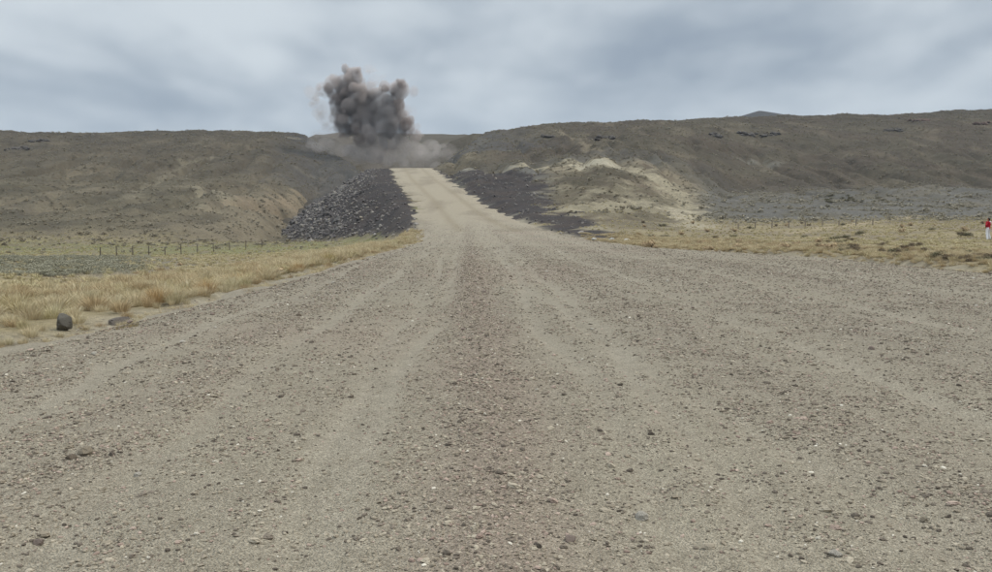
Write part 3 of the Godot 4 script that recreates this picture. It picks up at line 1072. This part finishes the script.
# ---------------------------------------------------------------- smoke
func build_smoke() -> void:
	var dist := 405.0
	var k := dist / F
	var o := base("smoke_cloud", Vector3(px_x(378, dist), 20.0, -dist))
	tag(o, "dark brown cloud of blast smoke and dust billowing above the road's crest", "smoke")
	var mats := {}
	var puff := func(px: float, y: float, r: float, density: float, dz: float, shade: int, squash: Vector3) -> void:
		var key := "%d %.3f" % [shade, density]
		if not mats.has(key):
			var m := FogMaterial.new()
			m.density = density
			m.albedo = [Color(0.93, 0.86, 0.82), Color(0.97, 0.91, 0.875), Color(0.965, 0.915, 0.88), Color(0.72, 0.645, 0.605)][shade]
			mats[key] = m
		var f := FogVolume.new()
		f.shape = RenderingServer.FOG_VOLUME_SHAPE_ELLIPSOID
		f.size = squash * r * 2.0 * k
		f.material = mats[key]
		f.name = "billow"
		o.add_child(f, true)
		f.position = Vector3((px - 378.0) * k, EYE + (HY - y) * k - 20.0, dz)
		f.rotation = Vector3(rng.randf_range(-0.5, 0.5), rng.randf() * TAU, rng.randf_range(-0.5, 0.5))
	# main lobes: place in the picture's grid at the blast's distance, radius, density, shade
	var lobes := [
		[371, 122, 13, 0.2, 1], [381, 112, 11, 0.18, 1], [398, 122, 9, 0.2, 1], [355, 79, 10.5, 0.34, 0], [336, 89, 11, 0.22, 0], [327, 93, 8, 0.14, 0], [346, 88, 11, 0.26, 0], [354, 99, 17, 0.24, 0], [342, 108, 13, 0.22, 0],
		[350, 121, 16, 0.24, 0], [380, 103, 14, 0.20, 1], [370, 94, 10, 0.22, 0], [383, 122, 16, 0.18, 1], [402, 92, 10.5, 0.34, 0], [386, 89, 6.5, 0.30, 0],
		[399, 107, 8, 0.30, 0], [404, 118, 8, 0.26, 0], [407, 128, 9, 0.28, 0], [416, 136, 7, 0.26, 0], [366, 136, 15, 0.16, 0], [390, 139, 13, 0.12, 1],
		[376, 150, 14, 0.09, 1], [393, 114, 12, 0.18, 1], [394, 128, 13, 0.16, 1], [358, 149, 9, 0.09, 1], [368, 108, 12, 0.22, 0], [364, 119, 14, 0.22, 0], [398, 99, 8, 0.26, 0], [347, 131, 9, 0.18, 0], [404, 147, 10, 0.08, 1], [389, 156, 11, 0.07, 1],
	]
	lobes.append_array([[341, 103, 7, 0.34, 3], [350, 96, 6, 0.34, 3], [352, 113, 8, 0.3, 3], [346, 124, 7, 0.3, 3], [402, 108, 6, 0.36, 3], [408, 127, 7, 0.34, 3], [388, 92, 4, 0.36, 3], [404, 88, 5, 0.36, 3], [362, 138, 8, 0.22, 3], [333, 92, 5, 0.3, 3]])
	for l in lobes:
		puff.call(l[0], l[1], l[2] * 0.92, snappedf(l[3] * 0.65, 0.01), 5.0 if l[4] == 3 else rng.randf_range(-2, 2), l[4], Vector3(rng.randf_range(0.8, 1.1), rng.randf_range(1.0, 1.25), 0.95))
		var n := int(l[2] * 0.55) + 3
		for i in n:
			var dirn := Vector3(rng.randf_range(-1, 1), rng.randf_range(-0.9, 1), rng.randf_range(-0.2, 1)).normalized()
			var r: float = l[2] * rng.randf_range(0.16, 0.46)
			var off: Vector3 = dirn * l[2] * rng.randf_range(0.6, 1.02)
			puff.call(l[0] + off.x, l[1] - off.y, r, snappedf(l[3] * [0.5, 0.95, 1.5][i % 3], 0.01), off.z * k + (5.0 if l[4] == 3 else 0.0), l[4], Vector3(rng.randf_range(0.65, 1.3), rng.randf_range(0.75, 1.6), rng.randf_range(0.75, 1.2)))
	# torn, see-through edges
	for i in 66:
		var l: Array = lobes[i % 22]
		var a := rng.randf() * TAU
		var out: float = l[2] * rng.randf_range(0.85, 1.3)
		puff.call(l[0] + cos(a) * out, l[1] - absf(sin(a)) * out * rng.randf_range(-0.5, 1.0), l[2] * rng.randf_range(0.2, 0.5), [0.04, 0.07, 0.11][i % 3], rng.randf_range(-5, 5), l[4], Vector3(rng.randf_range(0.7, 1.5), rng.randf_range(0.6, 1.5), 1.0))
	# thin dust drifting off, low along the cut and off to the left
	for l in [[315, 96, 7, 0.09, 2], [320, 107, 8, 0.06, 2], [326, 118, 9, 0.05, 2], [330, 130, 10, 0.045, 2], [322, 143, 11, 0.03, 2], [340, 147, 12, 0.045, 2], [358, 156, 12, 0.05, 2], [413, 150, 11, 0.05, 2], [430, 151, 11, 0.045, 2],
			[445, 153, 10, 0.03, 2], [458, 157, 9, 0.018, 2], [370, 71, 6, 0.05, 1], [377, 82, 7, 0.03, 1], [412, 112, 6, 0.03, 1], [376, 162, 14, 0.03, 2], [402, 160, 13, 0.035, 2], [425, 162, 12, 0.025, 2]]:
		puff.call(l[0], l[1], l[2], l[3] * 0.6, rng.randf_range(-8, 4), l[4], Vector3(1.3, 0.9, 1.1))
		for i in 4:
			puff.call(l[0] + rng.randf_range(-1.2, 1.2) * l[2], l[1] + rng.randf_range(-0.7, 0.5) * l[2], l[2] * rng.randf_range(0.3, 0.65), snappedf(l[3] * [0.8, 1.4][i % 2], 0.002), rng.randf_range(-6, 4), l[4], Vector3(rng.randf_range(0.9, 1.5), rng.randf_range(0.6, 0.95), 1.0))

# ---------------------------------------------------------------- loose gravel
func stone_tint() -> Color:
	var t := rng.randf()
	var c: Color
	if t < 0.54: c = lin(160, 149, 130).lerp(lin(122, 111, 95), rng.randf())
	elif t < 0.86: c = lin(118, 107, 94).lerp(lin(80, 72, 63), rng.randf())
	elif t < 0.985: c = lin(162, 143, 128).lerp(lin(126, 108, 96), rng.randf())
	else: c = lin(198, 189, 172).lerp(lin(170, 161, 145), rng.randf())
	return c

func build_gravel() -> void:
	var mat := vertex_material(0.9)
	var meshes := [rock_mesh(1, 4, 0.55, 6, 0.24), rock_mesh(2, 4, 0.45, 7, 0.24), rock_mesh(3, 4, 0.65, 5, 0.26)]
	# [label, smallest and largest half width, nearest, farthest, per square metre]
	var tiers := [
		["grit strewn over the gravel road", 0.005, 0.010, 2.2, 9.0, 1100.0],
		["small gravel strewn over the near road", 0.008, 0.0175, 2.2, 16.0, 620.0],
		["small gravel strewn over the middle of the road", 0.013, 0.026, 15.0, 34.0, 150.0],
		["coarse gravel in loose ridges along the road", 0.016, 0.033, 2.2, 50.0, 40.0],
		["pale and dark cobbles along the far road", 0.024, 0.05, 22.0, 110.0, 7.0],
	]
	for t in tiers:
		var places := [[], [], []]
		var tints := [[], [], []]
		var area: float = 0.577 * 1.25 * (t[4] * t[4] - t[3] * t[3])
		for i in int(area * t[5] * 1.4):
			var d := sqrt(rng.randf_range(t[3] * t[3], t[4] * t[4]))
			var x := rng.randf_range(-1, 1) * (0.577 * d * 1.25 + 0.4)
			var e := edge_dist(x, d)
			if e > 0.6: continue
			var o := road_o(x, d)
			var clump := n_small.get_noise_2d(x * 6.0, d * 4.0) * 0.5 + 0.5
			var p := 0.42 + 0.58 * windrow(o, d)
			p *= lerpf(0.1 + 2.1 * clump * clump, 0.9, 0.75 * exp(-pow((o - 0.12) / 0.45, 2.0)))
			for lane in LANES: p *= 1.0 - (0.45 + 0.5 * smoothstep(-0.2, 0.3, n_road.get_noise_2d(d * 0.25, lane * 31.0))) * exp(-pow((o - lane - n_road.get_noise_2d(d * 0.12, lane * 9.0) * 0.5) / 0.12, 2.0))
			if rng.randf() > p: continue
			var r: float = t[1] * pow(t[2] / t[1], pow(rng.randf(), 1.8))
			var m := rng.randi() % 3
			var y := road_surface(x, d) + r * 0.22
			if e > -0.9: y = maxf(y - 0.4 * smoothstep(-0.9, 1.2, e), ground(x, d)) + 0.01
			places[m].append(spun(Vector3(x, y, -d), Vector3(r * rng.randf_range(0.9, 1.5), r * rng.randf_range(0.7, 1.1), r), 0.35))
			tints[m].append(stone_tint())
		for m in 3: scatter("gravel", meshes[m], mat, places[m], tints[m], t[0])
	# single larger stones one can point to
	var fine := [rock_mesh(11, 7, 0.62, 7), rock_mesh(12, 7, 0.55, 8), rock_mesh(13, 7, 0.72, 6)]
	var stone_mats := []
	for c in [Color(0.68, 0.62, 0.53), Color(0.56, 0.50, 0.43), Color(0.66, 0.585, 0.53), Color(0.84, 0.80, 0.73)]: stone_mats.append(stone_material(c))
	var kinds := ["grey", "dark", "reddish", "pale"]
	var n := 0
	while n < 56:
		var d := sqrt(rng.randf_range(16.0, 700.0))
		var x := rng.randf_range(-1, 1) * (0.577 * d)
		if edge_dist(x, d) > -0.5: continue
		if rng.randf() > 0.25 + 0.75 * windrow(road_o(x, d), d): continue
		var kd := rng.randi() % 4
		var r := rng.randf_range(0.02, 0.036) * (1.0 + d * 0.03)
		var s := put("stone", fine[rng.randi() % 3], stone_mats[kd])
		s.transform = spun(Vector3(x, road_surface(x, d) + r * 0.2, -d), Vector3(r, r, r * rng.randf_range(0.9, 1.3)), 0.3)
		var o := road_o(x, d)
		var lane := "middle gravel strip" if absf(o - 0.1) < 0.7 else ("left wheel lane" if o < 0.0 and o > -2.2 else ("right wheel lane" if o > 0.0 and o < 2.2 else ("left gravel ridge" if o < 0.0 else "right gravel ridge")))
		tag(s, "%s loose stone on the road's %s, %s" % [kinds[kd], lane, "close by" if d < 8.0 else ("a few steps off" if d < 16.0 else "far up the road")], "stone", "loose stones on the gravel road")
		n += 1
	for a in [[645, 523, 0.04, 3, "pale flat stone alone on the road right of the middle strip"], [573, 549, 0.035, 2, "brown stone at the near end of the middle gravel strip"], [845, 564, 0.035, 3, "white stone chip at the bottom edge of the road on the right"],
			[78, 461, 0.055, 0, "grey stone in the wheel rut left of the road's middle"], [62, 466, 0.04, 1, "dark stone beside a grey stone in the left wheel rut"]]:
		var d: float = EYE * F / (a[1] - HY)
		var x := px_x(a[0], d)
		var s := put("stone", fine[n % 3], stone_mats[a[3]])
		s.transform = spun(Vector3(x, road_surface(x, d) + a[2] * 0.2, -d), Vector3(a[2], a[2], a[2] * 1.2), 0.1)
		tag(s, a[4], "stone")
		n += 1

func stone_material(c: Color, scale_ := 6.0) -> StandardMaterial3D:
	var m := StandardMaterial3D.new()
	m.albedo_color = c
	m.albedo_texture = speckle
	m.roughness = 0.9
	m.metallic_specular = 0.3
	m.uv1_triplanar = true
	m.uv1_scale = Vector3.ONE * scale_
	m.heightmap_enabled = true
	m.heightmap_texture = speckle
	m.heightmap_scale = 1.0
	return m
var speckle := lattice_tex(81, 256, [8, 16, 32, 64, 128], 0.45, Color(0.5, 0.5, 0.5), Color(1, 1, 1))

# ---------------------------------------------------------------- broken rock beside the road
func build_rubble() -> void:
	var mat := vertex_material(0.92)
	var meshes := [rock_mesh(21, 6, 0.75, 8, 0.24), rock_mesh(22, 6, 0.65, 9, 0.24), rock_mesh(23, 6, 0.85, 7, 0.26)]
	var places := [[], [], []]
	var tints := [[], [], []]
	var big := []
	for i in 80000:
		var d := rng.randf_range(85.0, 318.0)
		var x := rng.randf_range(-85.0, 30.0)
		var e := edge_dist(x, d)
		if e < 0.4: continue
		var fill := fill_amount(x, d)
		var left := x < at_road(rl, d)
		var ok := fill > 0.6 or in_spoil(x, d)
		var toe := left and fill == 0.0 and natural(x, d) < 0.5 and d > 150.0 and e < 40.0 and at_road(rh, d) - ground(x, d) - e * 0.69 > -5.0 and at_road(rh, d) > 5.0 and rng.randf() < 0.25
		if not (ok or toe): continue
		var far := smoothstep(2.0, 18.0, e + n_mid.get_noise_2d(x, d) * 8.0)
		if rng.randf() > (0.06 + 0.94 * far if left else 0.11): continue
		var r := 0.11 * pow(6.0, pow(rng.randf(), 2.4)) * (0.6 + 0.6 * far if left else 0.6)
		if r > 0.46:
			big.append([x, d, r])
			continue
		var m := rng.randi() % 3
		places[m].append(spun(Vector3(x, ground(x, d) + r * 0.25, -d), Vector3(r, r, r * rng.randf_range(0.8, 1.4)), 0.7))
		var c: Color = (C.rubble as Color).lerp(lin(138, 131, 122), pow(rng.randf(), 2.2))
		tints[m].append(c.lerp(lin(150, 140, 122), 0.6 if rng.randf() < 0.05 else 0.0))
	for m in 3: scatter("rubble", meshes[m], mat, places[m], tints[m], "broken dark rock tipped down the slopes of the road embankment")
	big.sort_custom(func(p, q): return p[2] > q[2])
	var fine := [rock_mesh(31, 8, 0.8, 9, 0.24), rock_mesh(32, 8, 0.7, 10, 0.24), rock_mesh(33, 8, 0.9, 8, 0.26)]
	var mats := [stone_material(Color(0.50, 0.475, 0.45), 0.9), stone_material(Color(0.41, 0.385, 0.37), 0.9), stone_material(Color(0.64, 0.605, 0.56), 0.9)]
	var kinds := ["grey", "dark", "pale"]
	for i in mini(big.size(), 150):
		var a: Array = big[i]
		var kd: int = [0, 0, 1, 1, 2][rng.randi() % 5]
		var left: bool = a[0] < at_road(rl, a[1])
		var s := put("rock", fine[rng.randi() % 3], mats[kd])
		s.transform = spun(Vector3(a[0], ground(a[0], a[1]) + a[2] * 0.25, -a[1]), Vector3(a[2], a[2], a[2] * rng.randf_range(0.9, 1.4)), 0.6)
		var up := at_road(rh, a[1])
		var level := (ground(a[0], a[1]) + 3.5) / (up + 3.5)
		var step := "near the crest" if a[1] > 270.0 else ("halfway up the climb" if a[1] > 190.0 else "at the near end")
		var tier := "high up on" if level > 0.7 else ("midway down" if level > 0.35 else "at the foot of")
		var size := "big" if i < 40 else ("middling" if i < 95 else "small")
		var where := "left embankment" if left else "dark right slope"
		tag(s, "%s %s broken rock %s the %s, %s" % [size, kinds[kd], tier, where, step], "rock", "broken rocks on the %s" % where)
	# two boulders at the left roadside, pale rocks at the foot of the right slope
	for a in [[61, 331, 0.14, 1.2, 0, "upright squared grey boulder standing in dry grass at the left roadside"], [120, 331.5, 0.19, 0.72, 1, "low dark boulder lying on the gravel at the left roadside"]]:
		var q := hit(a[0], a[1], 8.0)
		var m := rock_mesh(51 + int(a[0]), 18, 0.95, 12, 0.3, 0.82 if a[4] == 0 else 0.9)
		var s := put("boulder", m, stone_material(Color(0.50, 0.46, 0.42) if a[4] else Color(0.50, 0.475, 0.43), 2.5))
		s.position = verge(q.x, -q.z) + Vector3(0, a[2] * a[3] * (0.45 if a[4] == 0 else 0.6), 0)
		s.scale = Vector3(a[2] * (1.0 if a[4] == 0 else 1.25), a[2] * a[3], a[2])
		s.rotation.y = 0.7
		tag(s, a[5], "boulder")
	for a in [[594, 240.5, "small white rock, leftmost of three at the foot of the right dark slope"], [611, 241, "small white rock between two others at the right road edge"], [627, 241.5, "pale rock, rightmost of three beside the road below the tan knoll"]]:
		var q := hit(a[0], a[1], 40.0)
		var s := put("boulder", fine[int(a[0]) % 3], stone_material(Color(0.82, 0.80, 0.75), 1.5))
		s.transform = spun(q + Vector3(0, 0.08, 0), Vector3(0.3, 0.22, 0.3), 0.1)
		tag(s, a[2], "boulder")
	# outcrops on the hills
	for a in [[750, 137, 14.0, "long dark rock outcrop below the skyline at the middle of the right hill"], [712, 137, 6.0, "small dark rock outcrop left of the long one on the right hill"], [771, 137, 4.0, "small round rock outcrop just right of the long one on the right hill"], [889, 133, 10.0, "dark rock outcrop below the skyline of the right hill, second from the photo's right edge"],
			[981, 126, 12.0, "reddish dark rock outcrop on the right hill above the person"], [913, 122.5, 7.0, "flat reddish rock outcrop close under the right hill's skyline"],
			[22, 150, 9.0, "dark rock outcrop high on the left hill near the photo's left edge"], [42, 143, 8.0, "dark rock outcrop just under the flat top of the left hill"],
			[600, 139, 9.0, "broken rock outcrop on the right hill above the tan knoll"], [548, 138, 5.0, "small rock outcrop near the crest of the right hill's nose"]]:
		var q := hit(a[0], a[1], 200.0)
		var o := base("rock_outcrop", q)
		tag(o, a[3], "rock outcrop")
		var red: bool = "reddish" in a[3]
		var m := stone_material(Color(0.47, 0.385, 0.34) if red else Color(0.41, 0.38, 0.35), 0.5)
		for i in int(a[2] * 1.3) + 4:
			var dx: float = rng.randf_range(-0.5, 0.5) * a[2]
			var dz := rng.randf_range(-2.0, 2.0)
			var r := rng.randf_range(0.7, 1.7)
			var b := put("boulder", fine[i % 3], m, o)
			b.transform = spun(Vector3(dx, ground(q.x + dx, -q.z - dz) - q.y + r * 0.1, dz), Vector3(r * 1.4, r * 0.8, r), 0.25)

# ---------------------------------------------------------------- plants
func build_plants() -> void:
	var leaf := vertex_material(0.9, 0.5)
	var straw := [tussock_mesh(1, 250, 0.008, 0.75, lin(208, 194, 162), lin(170, 155, 124)), tussock_mesh(2, 250, 0.008, 0.95, lin(200, 185, 152), lin(160, 146, 118)), tussock_mesh(3, 220, 0.008, 0.6, lin(212, 199, 168), lin(160, 149, 118))]
	var thin := [tussock_mesh(4, 46, 0.03, 0.7, lin(206, 192, 158), lin(172, 158, 124)), tussock_mesh(5, 46, 0.03, 0.55, lin(198, 184, 148), lin(162, 150, 118))]
	var white := Color(1, 1, 1)
	# left roadside: the belt of tall dry grass
	var singles := []
	var places := [[], [], []]
	var tints := [[], [], []]
	for i in 8200:
		var d := 7.0 + 93.0 * pow(rng.randf(), 1.55)
		var e := -0.25 + pow(rng.randf(), 1.25) * 17.0
		var x := at_road(rl, d) - e
		var g := n_mid.get_noise_2d(x * 2.5, d * 2.5) * 0.5 + 0.5
		var belt := smoothstep(15.0, 9.0, e + g * 5.0)
		if rng.randf() > belt * (0.3 + 0.7 * smoothstep(0.25, 0.6, g)) + 0.05: continue
		var h := rng.randf_range(0.22, 0.5) * (1.0 if rng.randf() < 0.7 else 1.5) * lerpf(0.45, 1.0, smoothstep(-0.2, 1.6, e)) * (0.6 if d < 15.0 else (0.78 if d < 35.0 else 0.95))
		var p := verge(x, d)
		p.y -= 0.03
		var w := h * rng.randf_range(0.8, 1.35)
		var tint := Color(1, 1, 1).lerp(Color(0.78, 0.82, 0.64), 0.6 if rng.randf() < 0.1 else rng.randf() * 0.15).lerp(Color(0.70, 0.60, 0.50), rng.randf() * 0.35 if rng.randf() < 0.75 else 0.85)
		if d < 40.0 and e < 7.0 and h > 0.33 and singles.size() < 120:
			singles.append([spun(p, Vector3(w, h, w), 0.12), tint, d])
			continue
		var m := rng.randi() % 3
		places[m].append(spun(p, Vector3(w, h, w), 0.12))
		tints[m].append(tint)
	for m in 3: scatter("grass", straw[m], leaf, places[m], tints[m], "tall dry straw grass along the left edge of the road")
	var shades := []
	for c in [Color(1, 1, 1), Color(0.86, 0.84, 0.72), Color(0.9, 0.82, 0.72)]:
		var m := vertex_material(0.9, 0.5)
		m.albedo_color = c
		shades.append(m)
	for s in singles:
		var look := rng.randi() % 3
		var o := put("grass_tussock", straw[rng.randi() % 3], shades[look])
		o.transform = s[0]
		var p: Vector3 = s[0].origin
		var e := edge_dist(p.x, -p.z)
		var near: String = "beside the two roadside boulders" if s[2] < 15.0 else ("a few steps past the boulders" if s[2] < 22.0 else ("well past the boulders" if s[2] < 30.0 else "towards the rubble slope"))
		var row := "at the gravel's left edge" if e < 1.5 else ("behind the first row" if e < 4.0 else "deep in the grass belt")
		tag(o, "%s %s grass tussock %s, %s" % ["tall" if s[0].basis.y.length() > 0.5 else "low", ["straw pale", "greenish", "brownish"][look], row, near], "grass tussock", "grass tussocks along the left road edge")
	places = [[], [], []]
	tints = [[], [], []]
	for i in 6000:
		var d := rng.randf_range(20.0, 90.0)
		var e := -0.1 + pow(rng.randf(), 1.4) * 9.0
		var x := at_road(rr, d) + e
		var g := n_mid.get_noise_2d(x * 2.0, d * 2.0) * 0.5 + 0.5
		if in_spoil(x, d) or rng.randf() > 0.25 + g: continue
		var h := rng.randf_range(0.1, 0.3) * lerpf(0.5, 1.0, smoothstep(0.0, 1.5, e))
		var m := rng.randi() % 3
		places[m].append(spun(verge(x, d), Vector3(h * 1.4, h, h * 1.4), 0.15))
		tints[m].append(Color(0.95, 0.93, 0.9).lerp(Color(0.6, 0.5, 0.4), rng.randf() * rng.randf()))
	for m in 3: scatter("grass", straw[m], leaf, places[m], tints[m], "dry brown grass along the right edge of the road")
	# the valley floor on the left and the field on the right
	places = [[], []]
	tints = [[], []]
	for i in 26000:
		var d := rng.randf_range(24.0, 178.0)
		var x := rng.randf_range(-0.68, 0.68) * d
		var e := edge_dist(x, d)
		if e < 0.8 or fill_amount(x, d) > 0.5 or in_spoil(x, d): continue
		var left := x < at_road(rl, d)
		var a := n_patch.get_noise_2d(x * 2.0, d * 2.0) * 0.5 + 0.5
		if rng.randf() > 0.25 + a * 0.9: continue
		if not left and d > 150.0: continue
		var h := rng.randf_range(0.12, 0.32) if left else rng.randf_range(0.10, 0.26)
		var tint := white.lerp(Color(0.72, 0.84, 0.55), rng.randf() * (0.9 if left and d > 118.0 else 0.25)).lerp(Color(0.62, 0.55, 0.46), rng.randf() * 0.5)
		var m := rng.randi() % 2
		places[m].append(spun(on_ground(x, d), Vector3(h * 1.5, h, h * 1.5), 0.1))
		tints[m].append(tint)
	for m in 2: scatter("grass", thin[m], leaf, places[m], tints[m], "short dry grass scattered over the flat fields")
	# scrub on the slopes
	var scrub := [bush_mesh(7, 40, 0.22, lin(160, 153, 136), lin(126, 119, 104)), bush_mesh(8, 40, 0.22, lin(150, 142, 122), lin(114, 107, 92))]
	places = [[], []]
	tints = [[], []]
	for i in 90000:
		var d := sqrt(rng.randf_range(120.0 * 120.0, 490.0 * 490.0))
		var x := rng.randf_range(-0.64, 0.64) * d
		var a := n_patch.get_noise_2d(x, d) * 0.5 + 0.5
		var b := n_mid.get_noise_2d(x * 1.7 + 300.0, d * 1.7) * 0.5 + 0.5
		if rng.randf() > 0.12 + 1.1 * smoothstep(0.4, 0.75, b) * (0.4 + a): continue
		if edge_dist(x, d) < 2.0 or fill_amount(x, d) > 0.5 or in_spoil(x, d): continue
		var px := CX + F * x / d
		if px > 540.0 and px < 705.0 and d < 245.0 and rng.randf() > 0.7: continue
		if px < 430.0 and d < 160.0 and rng.randf() > 0.15: continue
		var h := rng.randf_range(0.16, 0.5) * (1.0 if rng.randf() < 0.92 else 1.8)
		var tint := white.lerp(Color(0.7, 0.62, 0.52), rng.randf() * 0.8)
		if px > 640.0 and d < 260.0: tint = tint.lerp(Color(1.12, 1.12, 1.12), 0.6)
		var m := rng.randi() % 2
		places[m].append(spun(on_ground(x, d) - Vector3(0, 0.05, 0), Vector3(h * 1.3, h, h * 1.3), 0.1))
		tints[m].append(tint)
	for m in 2: scatter("scrub", scrub[m], leaf, places[m], tints[m], "low grey brown scrub dotting the hillsides")
	# grey brush flat on the left valley floor
	places = []
	var one := []
	for i in 3600:
		var d := rng.randf_range(50.0, 112.0)
		var x := px_x(rng.randf_range(-120.0, 165.0), d)
		if at_road(rl, d) - x < 15.0 or rng.randf() > smoothstep(170.0, 70.0, CX + F * x / d + n_mid.get_noise_2d(x, d) * 60.0): continue
		if n_mid.get_noise_2d(x * 2.0, d * 2.0) < -0.15: continue
		var h := rng.randf_range(0.14, 0.42)
		places.append(spun(on_ground(x, d), Vector3(h * 1.4, h, h * 1.4), 0.1))
		one.append(Color(1.0, 1.0, 1.0).lerp(Color(0.6, 0.6, 0.54), rng.randf()))
	scatter("scrub", bush_mesh(9, 150, 0.1, lin(168, 163, 142), lin(126, 122, 104)), leaf, places, one, "grey low brush on the flat left of the road")
	# single bushes one can point to
	var green := [bush_mesh(17, 420, 0.07, lin(112, 106, 82), lin(80, 76, 58)), bush_mesh(18, 420, 0.07, lin(104, 90, 72), lin(74, 63, 50))]
	var dry := bush_mesh(19, 420, 0.07, lin(184, 162, 128), lin(142, 121, 94))
	var stem := stem_mesh(3)
	var bark := plain(Color(0.33, 0.27, 0.22))
	var tones := [vertex_material(0.9, 0.3)]
	var spots := []
	for k in 64:
		var px := rng.randf_range(800.0, 1010.0)
		var y := 251.0 + (px - 860.0) * 0.075 + rng.randf_range(-11.0, 4.0)
		spots.append([px, y, rng.randf_range(0.16, 0.38), rng.randi() % 2, "dark bush on the right roadside bank", "bushes on the right roadside bank", 250.0 + (px - 860.0) * 0.075])
	for k in 30:
		var px := rng.randf_range(640.0, 990.0)
		spots.append([px, rng.randf_range(222.0, 240.0), rng.randf_range(0.3, 0.6), rng.randi() % 3, "brown bush on the right dry field", "bushes on the right field", 231.0])
	for k in 22:
		spots.append([rng.randf_range(640.0, 830.0), rng.randf_range(243.0, 251.0), rng.randf_range(0.25, 0.5), 2, "straw bush on the right verge", "bushes on the right verge", 247.0])
	for k in 9:
		spots.append([rng.randf_range(0.0, 300.0), rng.randf_range(262.0, 290.0), rng.randf_range(0.25, 0.4), 2, "olive bush in the left dry grass", "bushes in the left grass", 280.0])
	for k in 20:
		spots.append([rng.randf_range(825.0, 900.0), rng.randf_range(196.0, 208.0), rng.randf_range(0.5, 0.95), 0, "dark green bush on the grey right slope", "bushes on the grey scrub slope", 202.0])
	for s in spots:
		var q := hit(s[0], s[1], 10.0)
		if edge_dist(q.x, -q.z) < 0.5: continue
		var o := base("bush", q - Vector3(0, 0.03, 0), rng.randf() * TAU)
		var w: float = s[2] * rng.randf_range(1.1, 1.7)
		o.scale = Vector3(w, s[2], w)
		put("foliage", dry if s[3] == 2 else green[s[3]], tones[0], o)
		put("stem", stem, bark, o)
		var size := "tiny" if s[2] < 0.22 else ("small" if s[2] < 0.30 else ("rounded" if s[2] < 0.38 else ("wide" if s[2] < 0.55 else ("tall" if s[2] < 0.75 else "large"))))
		var side := ""
		if s[0] < 430.0: side = "near the boulders" if s[0] < 120.0 else ("midway along the belt" if s[0] < 210.0 else "near the rubble slope")
		else:
			var marks := [[690, "below the tan knoll"], [735, "right of the knoll"], [770, "below the fence's start"], [805, "below the fence"], [838, "near the fence's end"], [866, "past the fence"], [890, "midway to the person"], [915, "some way before the person"], [945, "left of the person"], [975, "close before the person"]]
			side = "below the person"
			for m in marks:
				if s[0] < m[0]:
					side = m[1]
					break
		var row: String = "front" if s[1] > s[6] + 3.0 else ("middle" if s[1] > s[6] - 3.0 else "back")
		if s[3] == 0 and not "green" in s[4]: size = "greenish " + size
		tag(o, "%s %s, %s, %s row" % [size, s[4], side, row], "bush", s[5])
